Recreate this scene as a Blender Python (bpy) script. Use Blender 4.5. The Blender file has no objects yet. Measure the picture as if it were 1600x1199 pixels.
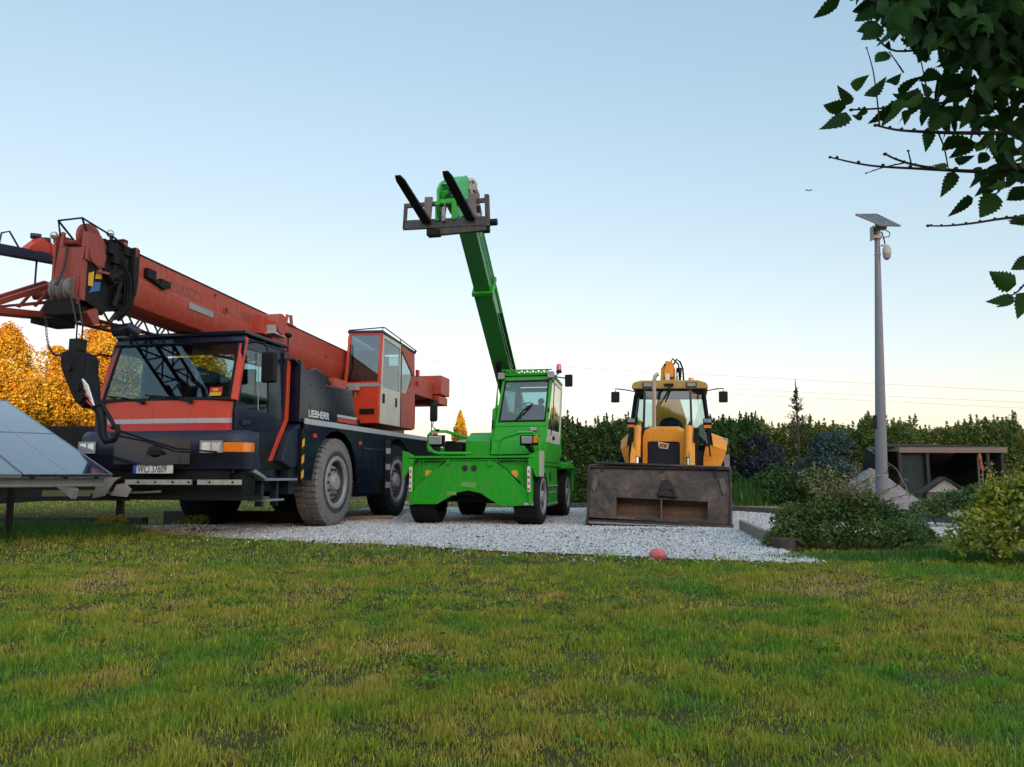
import bpy, math, random
import numpy as np
from mathutils import Vector, Matrix
random.seed(7); RNG = np.random.default_rng(11)
scene = bpy.context.scene
COL = scene.collection
R = math.radians

# ------------------------------------------------------------------ materials
def _mat(name):
    m = bpy.data.materials.new(name); m.use_nodes = True
    nt = m.node_tree; nt.nodes.clear()
    out = nt.nodes.new('ShaderNodeOutputMaterial')
    return m, nt, out
def _noise(nt, scale, detail=4, rough=.6, coord='Object', vec=None, dist=0):
    n = nt.nodes.new('ShaderNodeTexNoise'); n.inputs['Scale'].default_value = scale
    n.inputs['Detail'].default_value = detail; n.inputs['Roughness'].default_value = rough
    n.inputs['Distortion'].default_value = dist
    if vec is None:
        tc = nt.nodes.new('ShaderNodeTexCoord'); vec = tc.outputs[coord]
    nt.links.new(vec, n.inputs['Vector']); return n
def _ramp(nt, src, stops):
    r = nt.nodes.new('ShaderNodeValToRGB'); e = r.color_ramp.elements
    while len(e) < len(stops): e.new(.5)
    for k, (p, c) in enumerate(stops):
        e[k].position = p; e[k].color = (*c, 1) if len(c) == 3 else c
    nt.links.new(src, r.inputs['Fac']); return r
def _mix(nt, fac, a, b, mode='MIX'):
    m = nt.nodes.new('ShaderNodeMix'); m.data_type = 'RGBA'; m.blend_type = mode
    for sock, v in ((m.inputs[0], fac), (m.inputs[6], a), (m.inputs[7], b)):
        if hasattr(v, 'links'): nt.links.new(v, sock)
        elif isinstance(v, (int, float)): sock.default_value = v
        else: sock.default_value = (*v, 1)
    return m.outputs[2]
def paint(name, rgb, rough=.4, dirt=.35, dirt_rgb=(.12, .10, .08), metal=0, coat=0, scale=3., bump=.05, spec=.5):
    """Painted or bare sheet: base colour, slow fading, grime in patches and streaks, fine unevenness."""
    m, nt, out = _mat(name)
    b = nt.nodes.new('ShaderNodeBsdfPrincipled')
    n1 = _noise(nt, scale, 6, .65); n2 = _noise(nt, scale*6, 4, .7)
    tc = nt.nodes.new('ShaderNodeTexCoord'); mp = nt.nodes.new('ShaderNodeMapping')
    mp.inputs['Scale'].default_value = (14, 14, 1.6); nt.links.new(tc.outputs['Object'], mp.inputs['Vector'])
    n3 = _noise(nt, 1.6, 3, .6, vec=mp.outputs['Vector'])
    fade = _mix(nt, .5, rgb, tuple(min(1, c*.72+.015) for c in rgb))
    r0 = _ramp(nt, n1.outputs['Fac'], [(.35, (0, 0, 0)), (.7, (1, 1, 1))])
    c0 = _mix(nt, r0.outputs['Color'], rgb, fade)
    mul = nt.nodes.new('ShaderNodeMath'); mul.operation = 'MULTIPLY'
    nt.links.new(n2.outputs['Fac'], mul.inputs[0]); nt.links.new(n3.outputs['Fac'], mul.inputs[1])
    r1 = _ramp(nt, mul.outputs[0], [(.22, (0, 0, 0)), (.42, (dirt,)*3)])
    c1 = _mix(nt, r1.outputs['Color'], c0, dirt_rgb)
    nt.links.new(c1, b.inputs['Base Color'])
    rr = _ramp(nt, n2.outputs['Fac'], [(.3, (rough*.85,)*3), (.75, (min(1, rough*1.35),)*3)])
    nt.links.new(rr.outputs['Color'], b.inputs['Roughness'])
    b.inputs['Metallic'].default_value = metal; b.inputs['Coat Weight'].default_value = coat
    b.inputs['Specular IOR Level'].default_value = spec
    bp = nt.nodes.new('ShaderNodeBump'); bp.inputs['Strength'].default_value = bump; bp.inputs['Distance'].default_value = .02
    nt.links.new(n1.outputs['Fac'], bp.inputs['Height']); nt.links.new(bp.outputs['Normal'], b.inputs['Normal'])
    nt.links.new(b.outputs[0], out.inputs[0]); return m
def glass(name, tint=(.75, .85, .85), refl=.10):
    m, nt, out = _mat(name)
    t = nt.nodes.new('ShaderNodeBsdfTransparent'); t.inputs[0].default_value = (*tint, 1)
    g = nt.nodes.new('ShaderNodeBsdfGlossy'); g.inputs['Roughness'].default_value = .03
    lw = nt.nodes.new('ShaderNodeLayerWeight'); lw.inputs[0].default_value = .5
    pw = nt.nodes.new('ShaderNodeMath'); pw.operation = 'POWER'; pw.inputs[1].default_value = 3.5; nt.links.new(lw.outputs['Facing'], pw.inputs[0])
    ad = nt.nodes.new('ShaderNodeMath'); ad.operation = 'MULTIPLY_ADD'; ad.inputs[1].default_value = .9-refl; ad.inputs[2].default_value = refl; ad.use_clamp = True
    nt.links.new(pw.outputs[0], ad.inputs[0])
    mx = nt.nodes.new('ShaderNodeMixShader'); nt.links.new(ad.outputs[0], mx.inputs[0])
    nt.links.new(t.outputs[0], mx.inputs[1]); nt.links.new(g.outputs[0], mx.inputs[2])
    nt.links.new(mx.outputs[0], out.inputs[0]); return m
def leafmat(name, c1, c2, trans=.25, rough=.55, patch=None, pscale=1.2, spec=.3):
    m, nt, out = _mat(name)
    geo = nt.nodes.new('ShaderNodeNewGeometry')
    r = _ramp(nt, geo.outputs['Random Per Island'], [(0, c1), (1, c2)])
    col = r.outputs['Color']
    if patch:
        n = _noise(nt, pscale, 3, .6)
        rr = _ramp(nt, n.outputs['Fac'], [(.42, (0, 0, 0)), (.62, (.8, .8, .8))])
        col = _mix(nt, rr.outputs['Color'], col, patch)
    b = nt.nodes.new('ShaderNodeBsdfPrincipled'); b.inputs['Roughness'].default_value = rough
    b.inputs['Specular IOR Level'].default_value = spec
    nt.links.new(col, b.inputs['Base Color'])
    t = nt.nodes.new('ShaderNodeBsdfTranslucent'); nt.links.new(col, t.inputs['Color'])
    mx = nt.nodes.new('ShaderNodeMixShader'); mx.inputs[0].default_value = trans
    nt.links.new(b.outputs[0], mx.inputs[1]); nt.links.new(t.outputs[0], mx.inputs[2])
    nt.links.new(mx.outputs[0], out.inputs[0]); return m

# ------------------------------------------------------------------ mesh builder
class MB:
    def __init__(s): s.v = []; s.f = []; s.m = []; s.mi = 0
    def add(s, vs, fs):
        o = len(s.v); s.v += [tuple(map(float, p)) for p in vs]
        s.f += [tuple(o+i for i in f) for f in fs]; s.m += [s.mi]*len(fs); return s
    def box(s, x0, x1, y0, y1, z0, z1):
        x0, x1 = sorted((x0, x1)); y0, y1 = sorted((y0, y1)); z0, z1 = sorted((z0, z1))
        return s.add([(x0,y0,z0),(x1,y0,z0),(x1,y1,z0),(x0,y1,z0),(x0,y0,z1),(x1,y0,z1),(x1,y1,z1),(x0,y1,z1)],
              [(0,3,2,1),(4,5,6,7),(0,1,5,4),(1,2,6,5),(2,3,7,6),(3,0,4,7)])
    def bar(s, p, q, w, h=None, up=(0,0,1)):
        p, q = Vector(p), Vector(q); h = h or w; d = (q-p).normalized(); u = Vector(up)
        if abs(d.dot(u)) > .98: u = Vector((0,1,0))
        a = d.cross(u).normalized()*w/2; c = a.cross(d).normalized()*h/2
        vs = [p-a-c, p+a-c, p+a+c, p-a+c, q-a-c, q+a-c, q+a+c, q-a+c]
        return s.add(vs, [(0,1,2,3),(7,6,5,4),(0,4,5,1),(1,5,6,2),(2,6,7,3),(3,7,4,0)])
    def cyl(s, p, q, r, r1=None, n=16, cap=True):
        p, q = Vector(p), Vector(q); r1 = r if r1 is None else r1; d = (q-p).normalized()
        u = Vector((0,0,1)) if abs(d.z) < .9 else Vector((1,0,0)); a = d.cross(u).normalized(); b = d.cross(a)
        vs = []
        for k in range(n):
            t = 2*math.pi*k/n; e = a*math.cos(t)+b*math.sin(t); vs += [p+e*r, q+e*r1]
        fs = [(2*k, 2*k+1, (2*k+3) % (2*n), (2*k+2) % (2*n)) for k in range(n)]
        if cap: fs += [tuple(2*k for k in range(n)), tuple(2*k+1 for k in reversed(range(n)))]
        return s.add(vs, fs)
    def tube(s, pts, r, n=8, r1=None):
        pts = [Vector(p) for p in pts]; m = len(pts); vs = []; prev = None
        for i, p in enumerate(pts):
            d = (pts[min(i+1, m-1)]-pts[max(i-1, 0)]).normalized()
            if prev is None:
                u = Vector((0,0,1)) if abs(d.z) < .9 else Vector((1,0,0)); a = d.cross(u).normalized()
            else: a = (prev-d*prev.dot(d)).normalized()
            prev = a; b = d.cross(a); rr = r if r1 is None else r+(r1-r)*i/(m-1)
            for k in range(n):
                t = 2*math.pi*k/n; vs.append(p+(a*math.cos(t)+b*math.sin(t))*rr)
        fs = [(i*n+k, i*n+(k+1) % n, (i+1)*n+(k+1) % n, (i+1)*n+k) for i in range(m-1) for k in range(n)]
        fs += [tuple(reversed(range(n))), tuple((m-1)*n+k for k in range(n))]
        return s.add(vs, fs)
    def prism(s, poly, ax, a, b):
        n = len(poly)
        def P(u, v, c): return {'x': (c,u,v), 'y': (u,c,v), 'z': (u,v,c)}[ax]
        area = sum(poly[i][0]*poly[(i+1)%n][1]-poly[(i+1)%n][0]*poly[i][1] for i in range(n))
        if (area < 0) != (ax == 'y'): poly = poly[::-1]
        a, b = sorted((a, b))
        vs = [P(u, v, a) for u, v in poly]+[P(u, v, b) for u, v in poly]
        fs = [tuple(reversed(range(n))), tuple(range(n, 2*n))]+[(i, (i+1) % n, n+(i+1) % n, n+i) for i in range(n)]
        return s.add(vs, fs)
    def slab(s, pts, t):
        pts = [Vector(p) for p in pts]; n = len(pts); nr = Vector()
        for i in range(n): nr += pts[i].cross(pts[(i+1) % n])
        nr.normalize(); q = [p-nr*t for p in pts]
        return s.add(pts+q, [tuple(range(n)), tuple(reversed(range(n, 2*n)))]+[(i, n+i, n+(i+1) % n, (i+1) % n) for i in range(n)])
    def ring(s, out, inn, t):
        o = [Vector(p) for p in out]; i_ = [Vector(p) for p in inn]; n = len(o); nr = Vector()
        for i in range(n): nr += o[i].cross(o[(i+1) % n])
        nr.normalize(); d = nr*t
        vs = o+i_+[p-d for p in o]+[p-d for p in i_]; fs = []
        for i in range(n):
            j = (i+1) % n
            fs += [(i, j, n+j, n+i), (2*n+j, 2*n+i, 3*n+i, 3*n+j), (j, i, 2*n+i, 2*n+j), (n+i, n+j, 3*n+j, 3*n+i)]
        return s.add(vs, fs)
    def lathe(s, prof, c, ax, n=32, cap=True):
        """prof = (distance along axis, radius) list"""
        c = Vector(c); A = {'x': Vector((1,0,0)), 'y': Vector((0,1,0)), 'z': Vector((0,0,1))}[ax]
        U = {'x': Vector((0,1,0)), 'y': Vector((0,0,1)), 'z': Vector((1,0,0))}[ax]; W = A.cross(U)
        vs = []; m = len(prof)
        for k in range(n):
            t = 2*math.pi*k/n; e = U*math.cos(t)+W*math.sin(t)
            vs += [c+A*h+e*r for h, r in prof]
        fs = [(k*m+i, k*m+i+1, ((k+1) % n)*m+i+1, ((k+1) % n)*m+i) for k in range(n) for i in range(m-1)]
        if cap and prof[0][1] > 1e-5: fs.append(tuple(k*m for k in range(n)))
        if cap and prof[-1][1] > 1e-5: fs.append(tuple(k*m+m-1 for k in reversed(range(n))))
        return s.add(vs, fs)
    def sphere(s, c, r, n=12, sc=(1,1,1)):
        vs = []; fs = []; h = n//2
        for i in range(h+1):
            a = math.pi*i/h
            for k in range(n):
                t = 2*math.pi*k/n
                vs.append((c[0]+r*sc[0]*math.sin(a)*math.cos(t), c[1]+r*sc[1]*math.sin(a)*math.sin(t), c[2]+r*sc[2]*math.cos(a)))
        for i in range(h):
            for k in range(n): fs.append((i*n+k, (i+1)*n+k, (i+1)*n+(k+1) % n, i*n+(k+1) % n))
        return s.add(vs, fs)
    def build(s, name, mat, parent=None, bevel=0, ang=35, loc=None):
        me = bpy.data.meshes.new(name); me.from_pydata(s.v, [], s.f)
        mats = mat if isinstance(mat, (list, tuple)) else [mat]
        for m in mats: me.materials.append(m)
        if len(mats) > 1: me.polygons.foreach_set('material_index', s.m)
        me.validate()
        me.polygons.foreach_set('use_smooth', [True]*len(me.polygons))
        try: me.set_sharp_from_angle(angle=R(ang))
        except Exception: pass
        o = bpy.data.objects.new(name, me); COL.objects.link(o)
        if parent is not None: o.parent = parent
        if loc is not None: o.location = loc
        if bevel:
            b = o.modifiers.new('b', 'BEVEL'); b.width = bevel; b.segments = 2; b.limit_method = 'ANGLE'; b.angle_limit = R(40)
            b.harden_normals = True
        return o
def M(): return MB()
def empty(name, loc, rz=0):
    o = bpy.data.objects.new(name, None); COL.objects.link(o); o.location = loc; o.rotation_euler = (0, 0, rz); o.empty_display_size = .2
    return o
def tag(o, label=None, cat=None, group=None, kind=None):
    if label: o['label'] = label
    if cat: o['category'] = cat
    if group: o['group'] = group
    if kind: o['kind'] = kind
    return o
def copy_tree(o, parent=None):
    c = o.copy(); COL.objects.link(c); c.parent = parent
    for ch in [x for x in bpy.data.objects if x.parent == o]: copy_tree(ch, c)
    return c
def npmesh(name, verts, faces, mat, parent=None, smooth=True, loc=None):
    me = bpy.data.meshes.new(name); nv = len(verts)
    me.vertices.add(nv); me.vertices.foreach_set('co', np.ascontiguousarray(verts, dtype=np.float32).ravel())
    if isinstance(faces, np.ndarray): faces = [faces]
    loops = np.concatenate([f.ravel() for f in faces]).astype(np.int32)
    tot = np.concatenate([np.full(len(f), f.shape[1]) for f in faces]).astype(np.int32)
    st = np.concatenate([[0], np.cumsum(tot)[:-1]]).astype(np.int32)
    me.loops.add(len(loops)); me.loops.foreach_set('vertex_index', loops)
    me.polygons.add(len(tot)); me.polygons.foreach_set('loop_start', st); me.polygons.foreach_set('loop_total', tot)
    if smooth: me.polygons.foreach_set('use_smooth', np.ones(len(tot), dtype=bool))
    me.update(calc_edges=True)
    me.materials.append(mat)
    o = bpy.data.objects.new(name, me); COL.objects.link(o)
    if parent is not None: o.parent = parent
    if loc is not None: o.location = loc
    return o
def leafcloud(name, C, size, mat, parent=None, flat=0., aspect=.55, droop=.2, N=None):
    """one small folded leaf (two triangles over a midrib) at every point of C"""
    n = len(C); size = np.broadcast_to(size, (n,)).astype(float)
    d = RNG.normal(size=(n, 3)); d[:, 2] = d[:, 2]*(1-flat)-droop
    if N is not None: d = d*.8+N*1.0
    d /= np.linalg.norm(d, axis=1)[:, None]
    u = RNG.normal(size=(n, 3)); u -= d*(u*d).sum(1)[:, None]; u /= np.linalg.norm(u, axis=1)[:, None]
    w = np.cross(d, u); L = size[:, None]
    a = C-d*L*.5; b = C+u*L*aspect*.5+w*L*.12; t = C+d*L*.5; c = C-u*L*aspect*.5+w*L*.12
    V = np.stack([a, b, t, c], 1).reshape(-1, 3); i = np.arange(n)[:, None]*4
    F = np.concatenate([i+np.array([[0, 1, 2]]), i+np.array([[0, 2, 3]])], 0)
    return npmesh(name, V, F, mat, parent, smooth=False)
_fontcache = {}
def text(name, body, size, loc, right, up, mat, parent, ext=.002, sx=1.0, shear=0, bold=0):
    cu = bpy.data.curves.new(name, 'FONT'); cu.body = body; cu.size = size; cu.extrude = ext; cu.shear = shear; cu.offset = bold
    t = bpy.data.objects.new('t', cu); COL.objects.link(t)
    dg = bpy.context.evaluated_depsgraph_get(); me = bpy.data.meshes.new_from_object(t.evaluated_get(dg))
    bpy.data.objects.remove(t); bpy.data.curves.remove(cu)
    r = Vector(right).normalized(); u = Vector(up); u = (u-r*u.dot(r)).normalized(); n = r.cross(u)
    m4 = Matrix(((r.x*sx, u.x, n.x, loc[0]), (r.y*sx, u.y, n.y, loc[1]), (r.z*sx, u.z, n.z, loc[2]), (0, 0, 0, 1)))
    me.transform(m4); me.name = name; me.materials.clear(); me.materials.append(mat)
    o = bpy.data.objects.new(name, me); COL.objects.link(o); o.parent = parent; return o

# ------------------------------------------------------------------ camera
F_PX, PITCH, CAM_H = 1200., R(6.82), .82
cam_d = bpy.data.cameras.new('camera'); cam = bpy.data.objects.new('camera', cam_d); COL.objects.link(cam)
cam_d.sensor_width = 36; cam_d.lens = 36*F_PX/1600; cam_d.clip_start = .05; cam_d.clip_end = 3000
cam.location = (0, 0, CAM_H); cam.rotation_euler = (R(90)+PITCH, 0, 0); scene.camera = cam
def place(u, v, Y):
    """world point at distance Y on the sight line (u, v): used only to measure where real things stand"""
    a = (u-800)/F_PX; b = -(v-599.5)/F_PX
    d = (a, math.cos(PITCH)-b*math.sin(PITCH), math.sin(PITCH)+b*math.cos(PITCH)); t = Y/d[1]
    return Vector((d[0]*t, Y, CAM_H+d[2]*t))
# ------------------------------------------------------------------ light
SUN_EL, SUN_AZ = R(8.0), R(160)           # azimuth clockwise from +Y: the low sun stands behind the camera, to its right
w = bpy.data.worlds.new('World'); scene.world = w; w.use_nodes = True
nt = w.node_tree; nt.nodes.clear()
wo = nt.nodes.new('ShaderNodeOutputWorld'); bg = nt.nodes.new('ShaderNodeBackground')
sky = nt.nodes.new('ShaderNodeTexSky'); sky.sky_type = 'NISHITA'; sky.sun_disc = False
sky.sun_elevation = SUN_EL; sky.sun_rotation = SUN_AZ; sky.air_density = 1.0; sky.dust_density = 1.2; sky.ozone_density = 1.0
sp_ = nt.nodes.new('ShaderNodeSeparateColor'); cb_ = nt.nodes.new('ShaderNodeCombineColor'); nt.links.new(sky.outputs[0], sp_.inputs[0])
for i_, (g_, k_) in enumerate(((.78, 1.30), (.60, 1.45), (.53, 1.60))):      # softer contrast between zenith and horizon, white balance of the photograph
    p_ = nt.nodes.new('ShaderNodeMath'); p_.operation = 'POWER'; p_.inputs[1].default_value = g_; nt.links.new(sp_.outputs[i_], p_.inputs[0])
    q_ = nt.nodes.new('ShaderNodeMath'); q_.operation = 'MULTIPLY'; q_.inputs[1].default_value = k_; nt.links.new(p_.outputs[0], q_.inputs[0]); nt.links.new(q_.outputs[0], cb_.inputs[i_])
cor = cb_.outputs[0]
# the half of the sky towards the low sun is brighter than the half opposite
tcw = nt.nodes.new('ShaderNodeTexCoord'); dt = nt.nodes.new('ShaderNodeVectorMath'); dt.operation = 'DOT_PRODUCT'
nt.links.new(tcw.outputs['Generated'], dt.inputs[0]); dt.inputs[1].default_value = (math.sin(SUN_AZ)*.94, math.cos(SUN_AZ)*.94, .34)
mr_ = nt.nodes.new('ShaderNodeMapRange'); mr_.interpolation_type = 'SMOOTHSTEP'; nt.links.new(dt.outputs['Value'], mr_.inputs['Value'])
for i_, v_ in ((1, -.42), (2, .75), (3, 1.0), (4, 2.3)): mr_.inputs[i_].default_value = v_
cor = _mix(nt, 1.0, cor, mr_.outputs[0], 'MULTIPLY')
nt.links.new(cor, bg.inputs[0]); nt.links.new(bg.outputs[0], wo.inputs[0])
bg.inputs[1].default_value = .15
sd = bpy.data.lights.new('sun', 'SUN'); sd.energy = 4.5; sd.angle = R(.5); sd.color = (1, .72, .42)
so = bpy.data.objects.new('sun', sd); COL.objects.link(so)
sdir = Vector((math.sin(SUN_AZ)*math.cos(SUN_EL), math.cos(SUN_AZ)*math.cos(SUN_EL), math.sin(SUN_EL)))
so.rotation_euler = sdir.to_track_quat('Z', 'Y').to_euler(); so.location = (0, 0, 30)
scene.view_settings.view_transform = 'Standard'; scene.view_settings.look = 'None'
scene.view_settings.exposure = 1.1; scene.view_settings.gamma = 1
scene.cycles.max_bounces = 8; scene.cycles.transparent_max_bounces = 16
# ------------------------------------------------------------------ shared materials
ORANGE = paint('crane_red', (.58, .050, .016), .34, .35, (.16, .05, .03), spec=.35)
BOOMRED = paint('boom_red', (.42, .046, .020), .5, .75, (.30, .13, .09), scale=1.5, bump=.12)
DEEPRED = paint('deep_red', (.50, .02, .022), .35, .2)
NAVY = paint('navy', (.006, .010, .026), .14, .12, (.02, .024, .03), spec=.35, bump=.01)
NAVY2 = paint('navy_plastic', (.015, .020, .042), .4, .3, (.04, .045, .05), spec=.35, bump=.01)
BLACK = paint('black_metal', (.005, .005, .006), .5, .3, (.018, .016, .014), spec=.2)
GREASE = paint('greasy_black', (.005, .005, .007), .5, .4, (.03, .02, .015), scale=8, bump=.3, spec=.15)
RUBBER = paint('rubber', (.010, .010, .011), .8, .4, (.04, .038, .034), spec=.2)
TYREIN = paint('inner_sidewall', (.035, .034, .033), .8, .6, (.09, .085, .08))
DUSTYTYRE = paint('dusty_tyre', (.15, .145, .135), .9, .8, (.26, .25, .225), scale=4, bump=.15)
SILVER = paint('silver_trim', (.42, .46, .48), .4, .35, (.2, .2, .2))
GREY = paint('grey_metal', (.30, .31, .32), .5, .5, (.14, .13, .12), metal=.1)
DISC = paint('wheel_disc', (.06, .06, .06), .6, .6, (.06, .055, .05))
GALV = paint('galvanised', (.36, .39, .41), .42, .4, (.2, .21, .22), metal=.6, scale=9)
WHITE = paint('white', (.75, .75, .72), .5, .3, (.4, .38, .34))
DIRTYWHITE = paint('dirty_white', (.42, .40, .35), .6, .6, (.16, .14, .11))
YELLOW = paint('warning_yellow', (.75, .42, .02), .5, .3)
CHROME = paint('chrome', (.6, .6, .6), .15, .2, metal=1)
MIRR = paint('mirror_face', (.7, .72, .75), .05, .05, metal=1)
AMBER = paint('amber_lens', (.85, .22, .01), .15, .05, coat=.6)
REDLENS = paint('red_lens', (.75, .05, .02), .15, .05, coat=.6)
LENS = paint('lamp_lens', (.55, .58, .58), .12, .2, coat=1, metal=.5, scale=30)
GLASS = glass('cab_glass', (.66, .80, .82), .055)
GLASSD = glass('tinted_glass', (.22, .34, .40), .12)
HEADRED = paint('grimy_red', (.30, .042, .022), .5, .9, (.10, .05, .04), scale=6, bump=.15)
SEAT = paint('seat_fabric', (.02, .022, .03), .8, .2)
WOOD = paint('weathered_wood', (.20, .15, .11), .85, .6, (.08, .06, .05), scale=5, bump=.3)
ROPE = paint('wire_rope', (.03, .03, .032), .5, .3, metal=.5)
BLUE = paint('plate_blue', (.02, .08, .45), .4, .1)
INK = paint('ink', (.01, .01, .01), .5, .05)
FADE = paint('faded_letter', (.22, .07, .055), .6, .3, (.3, .1, .07))
LETTER = paint('silver_letter', (.62, .64, .64), .4, .1)
GREEN = paint('machine_green', (.007, .36, .006), .38, .7, (.10, .24, .06), spec=.3, scale=2)
GREEN2 = paint('boom_green', (.02, .19, .035), .4, .3, (.03, .08, .03), coat=.3)
GREEN3 = paint('head_green', (.03, .40, .07), .4, .3, (.1, .2, .08))
DUSTGREEN = paint('worn_edge', (.45, .40, .33), .7, .6, (.2, .15, .1))
CREAM = paint('cream', (.62, .60, .50), .4, .4, (.3, .3, .22))
CATY = paint('digger_yellow', (.80, .31, .014), .38, .4, (.42, .20, .05), spec=.35)
def rusty(name, stops, sc=1.6, rough=.55):
    m, nt, out = _mat(name); b_ = nt.nodes.new('ShaderNodeBsdfPrincipled'); b_.inputs['Roughness'].default_value = rough; b_.inputs['Metallic'].default_value = .25
    n1 = _noise(nt, sc, 8, .72, dist=.8); n2 = _noise(nt, sc*9, 5, .7); c = _ramp(nt, n1.outputs['Fac'], stops)
    sp = _ramp(nt, n2.outputs['Fac'], [(.35, (.45, .42, .4)), (.6, (1, 1, 1))]); c2 = _mix(nt, .8, c.outputs['Color'], sp.outputs['Color'], 'MULTIPLY'); nt.links.new(c2, b_.inputs['Base Color'])
    bp = nt.nodes.new('ShaderNodeBump'); bp.inputs['Strength'].default_value = .5; bp.inputs['Distance'].default_value = .02; nt.links.new(n1.outputs['Fac'], bp.inputs['Height']); nt.links.new(bp.outputs['Normal'], b_.inputs['Normal'])
    nt.links.new(b_.outputs[0], out.inputs[0]); return m
STEELB = rusty('bucket_steel', [(.30, (.025, .019, .016)), (.46, (.060, .046, .038)), (.56, (.11, .085, .066)), (.66, (.19, .155, .12)), (.78, (.32, .28, .23))], 1.3)
STEELD = rusty('bucket_dark', [(.35, (.012, .010, .010)), (.55, (.04, .03, .026)), (.72, (.12, .09, .07))], 3)

NUT = paint('wheel_nut', (.05, .05, .05), .5, .3)
def make_wheel(name, parent, x, y, r, w, side, tyre_mat, rim_r=.5, hub=GREY, blocks=44, nuts=10, dish=.10):
    """axle along x; side = +1 when the outer face looks to +x.  wheel (rim) > tyre, hub"""
    cx = x; s = side
    rr = r*rim_r
    rim = M().lathe([(cx-s*w*.45, rr*1.04), (cx-s*w*.02, rr*1.12), (cx+s*.006, rr*1.10), (cx+s*.006, rr*.95), (cx-s*.03, rr*.90)], (0, y, r), 'x', 44, False)
    rim.mi = 1
    rim.lathe([(cx-s*.03, rr*.90), (cx-s*dish*1.5, rr*.84), (cx-s*dish*1.55, rr*.76)], (0, y, r), 'x', 44, False)
    rim.mi = 0
    rim.lathe([(cx-s*dish*1.55, rr*.76), (cx-s*dish*.80, rr*.70), (cx-s*dish*.7, rr*.64), (cx-s*dish*.7, rr*.40), (cx-s*dish*.7, .001)], (0, y, r), 'x', 44, False)
    rim.mi = 2
    for k in range(nuts):
        t = 2*math.pi*k/nuts; yy, zz = y+math.cos(t)*rr*.56, r+math.sin(t)*rr*.56
        rim.cyl((cx-s*dish*1.0, yy, zz), (cx-s*dish*.30, yy, zz), rr*.07, n=6)
    wh = rim.build(name, [hub, DISC if hub is not BLACK else BLACK, NUT], parent)
    o = s*w/2; c = cx-o
    prof = [(c-o*.92, rr*1.02), (c-o*1.0, r*.72), (c-o*.98, r*.88), (c-o*.86, r*.955), (c, r*.97), (c+o*.86, r*.955), (c+o*.98, r*.88), (c+o*1.0, r*.72), (c+o*.985, r*.6), (c+o*.92, rr*1.02)]
    ty = M().lathe(prof, (0, y, r), 'x', 56, False); ty.mi = 1
    ty.lathe([(c+o*1.004, r*.70), (c+o*1.006, r*.66), (c+o*.99, r*.6), (c+o*.925, rr*1.03)], (0, y, r), 'x', 56, False); ty.mi = 0
    for k in range(blocks):
        t = 2*math.pi*k/blocks; dt = math.pi/blocks*.62
        for sg in (-1, 1):
            vs = []
            for a in (t-dt+sg*dt*.3, t+dt+sg*dt*.3):
                for (h, q) in ((c+sg*w*.05, .965), (c+sg*w*.05, 1.0), (c+sg*w*.43, .99), (c+sg*w*.505, .90)):
                    vs.append((h, y+math.cos(a)*r*q, r+math.sin(a)*r*q))
            ty.add(vs, [(0, 1, 2, 3), (7, 6, 5, 4), (1, 5, 6, 2), (2, 6, 7, 3), (0, 4, 5, 1), (0, 3, 7, 4)])
    ty.build('tyre', [tyre_mat, TYREIN], wh, ang=30)
    M().lathe([(cx-s*dish, rr*.40), (cx-s*dish*.1, rr*.36), (cx+s*.01, rr*.31), (cx+s*.015, .001)], (0, y, r), 'x', 24).build('hub', hub, wh)
    return wh

# ================================================================== MOBILE CRANE
CR = empty('mobile_crane', (-4.587, 10.0, 0), -R(11.8))
tag(CR, 'red and navy two axle mobile crane with lattice jib, parked beside the solar panels', 'crane')
# carrier frame
f = M().box(-.45, .45, .6, 8.5, .78, 1.2).box(-.9, .9, 2.62, 2.98, .6, .84).box(-.9, .9, 5.42, 5.78, .6, .84)
f.box(-1.05, 1.05, .25, 1.5, .9, 1.3).box(-1.15, 1.15, 3.75, 4.6, .45, .7).box(-1.1, 1.1, 7.3, 8.4, .6, 1.1)
f.box(-.9, .95, .12, .2, .74, 1.0).box(-.78, -.74, 1.6, 8.4, .9, 1.59).box(.74, .78, 1.6, 8.4, .9, 1.59)
f.build('chassis', BLACK, CR, .01)
def side_poly():
    P = [(1.65, 1.60), (1.65, .78), (1.92, .74)]
    for yc in (2.8, 5.6):
        for a in range(170, 9, -20): P.append((yc+.86*math.cos(R(a)), .70+.86*math.sin(R(a))*.98))
        if yc == 2.8: P += [(3.72, .50), (4.65, .50)]
    P += [(6.6, .62), (8.5, .75), (8.5, 1.60)]
    return P
for sx in (1, -1):
    M().prism(side_poly(), 'x', sx*1.17, sx*1.205).build('side_panel', NAVY, CR)
    M().box(sx*1.206, sx*1.225, 1.62, 8.5, 1.575, 1.66).build('trim_strip', SILVER, CR, .004)
M().box(-1.2, 1.2, 1.62, 8.5, 1.60, 1.64).build('deck', NAVY2, CR)
for sx in (1, -1):
    for yy in (2.8, 5.6):
        make_wheel('wheel', CR, sx*1.21, yy, .71, .40, sx, DUSTYTYRE if (sx == 1 and yy < 3) else RUBBER, .53, GREY if sx == 1 else BLACK, 46)
# side details
p = M().box(1.207, 1.222, 4.90, 5.18, .45, 1.5).build('ladder_strip', BLACK, CR)
q = M()
for z in (1.28, .98, .64): M().box(1.223, 1.228, 4.93, 5.15, z-.055, z+.055).build('step_mark', SILVER, CR)
for yy, z in ((1.98, 1.42), (3.72, 1.38)): M().box(1.206, 1.222, yy-.05, yy+.05, z-.03, z+.03).build('side_reflector', REDLENS, CR)
q = M().box(1.206, 1.215, 3.85, 4.35, .75, 1.3).box(1.206, 1.213, 4.42, 4.82, .78, 1.3)
q.box(1.215, 1.222, 3.9, 4.3, 1.28, 1.295); q.build('locker_door', NAVY, CR, .004)
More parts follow.
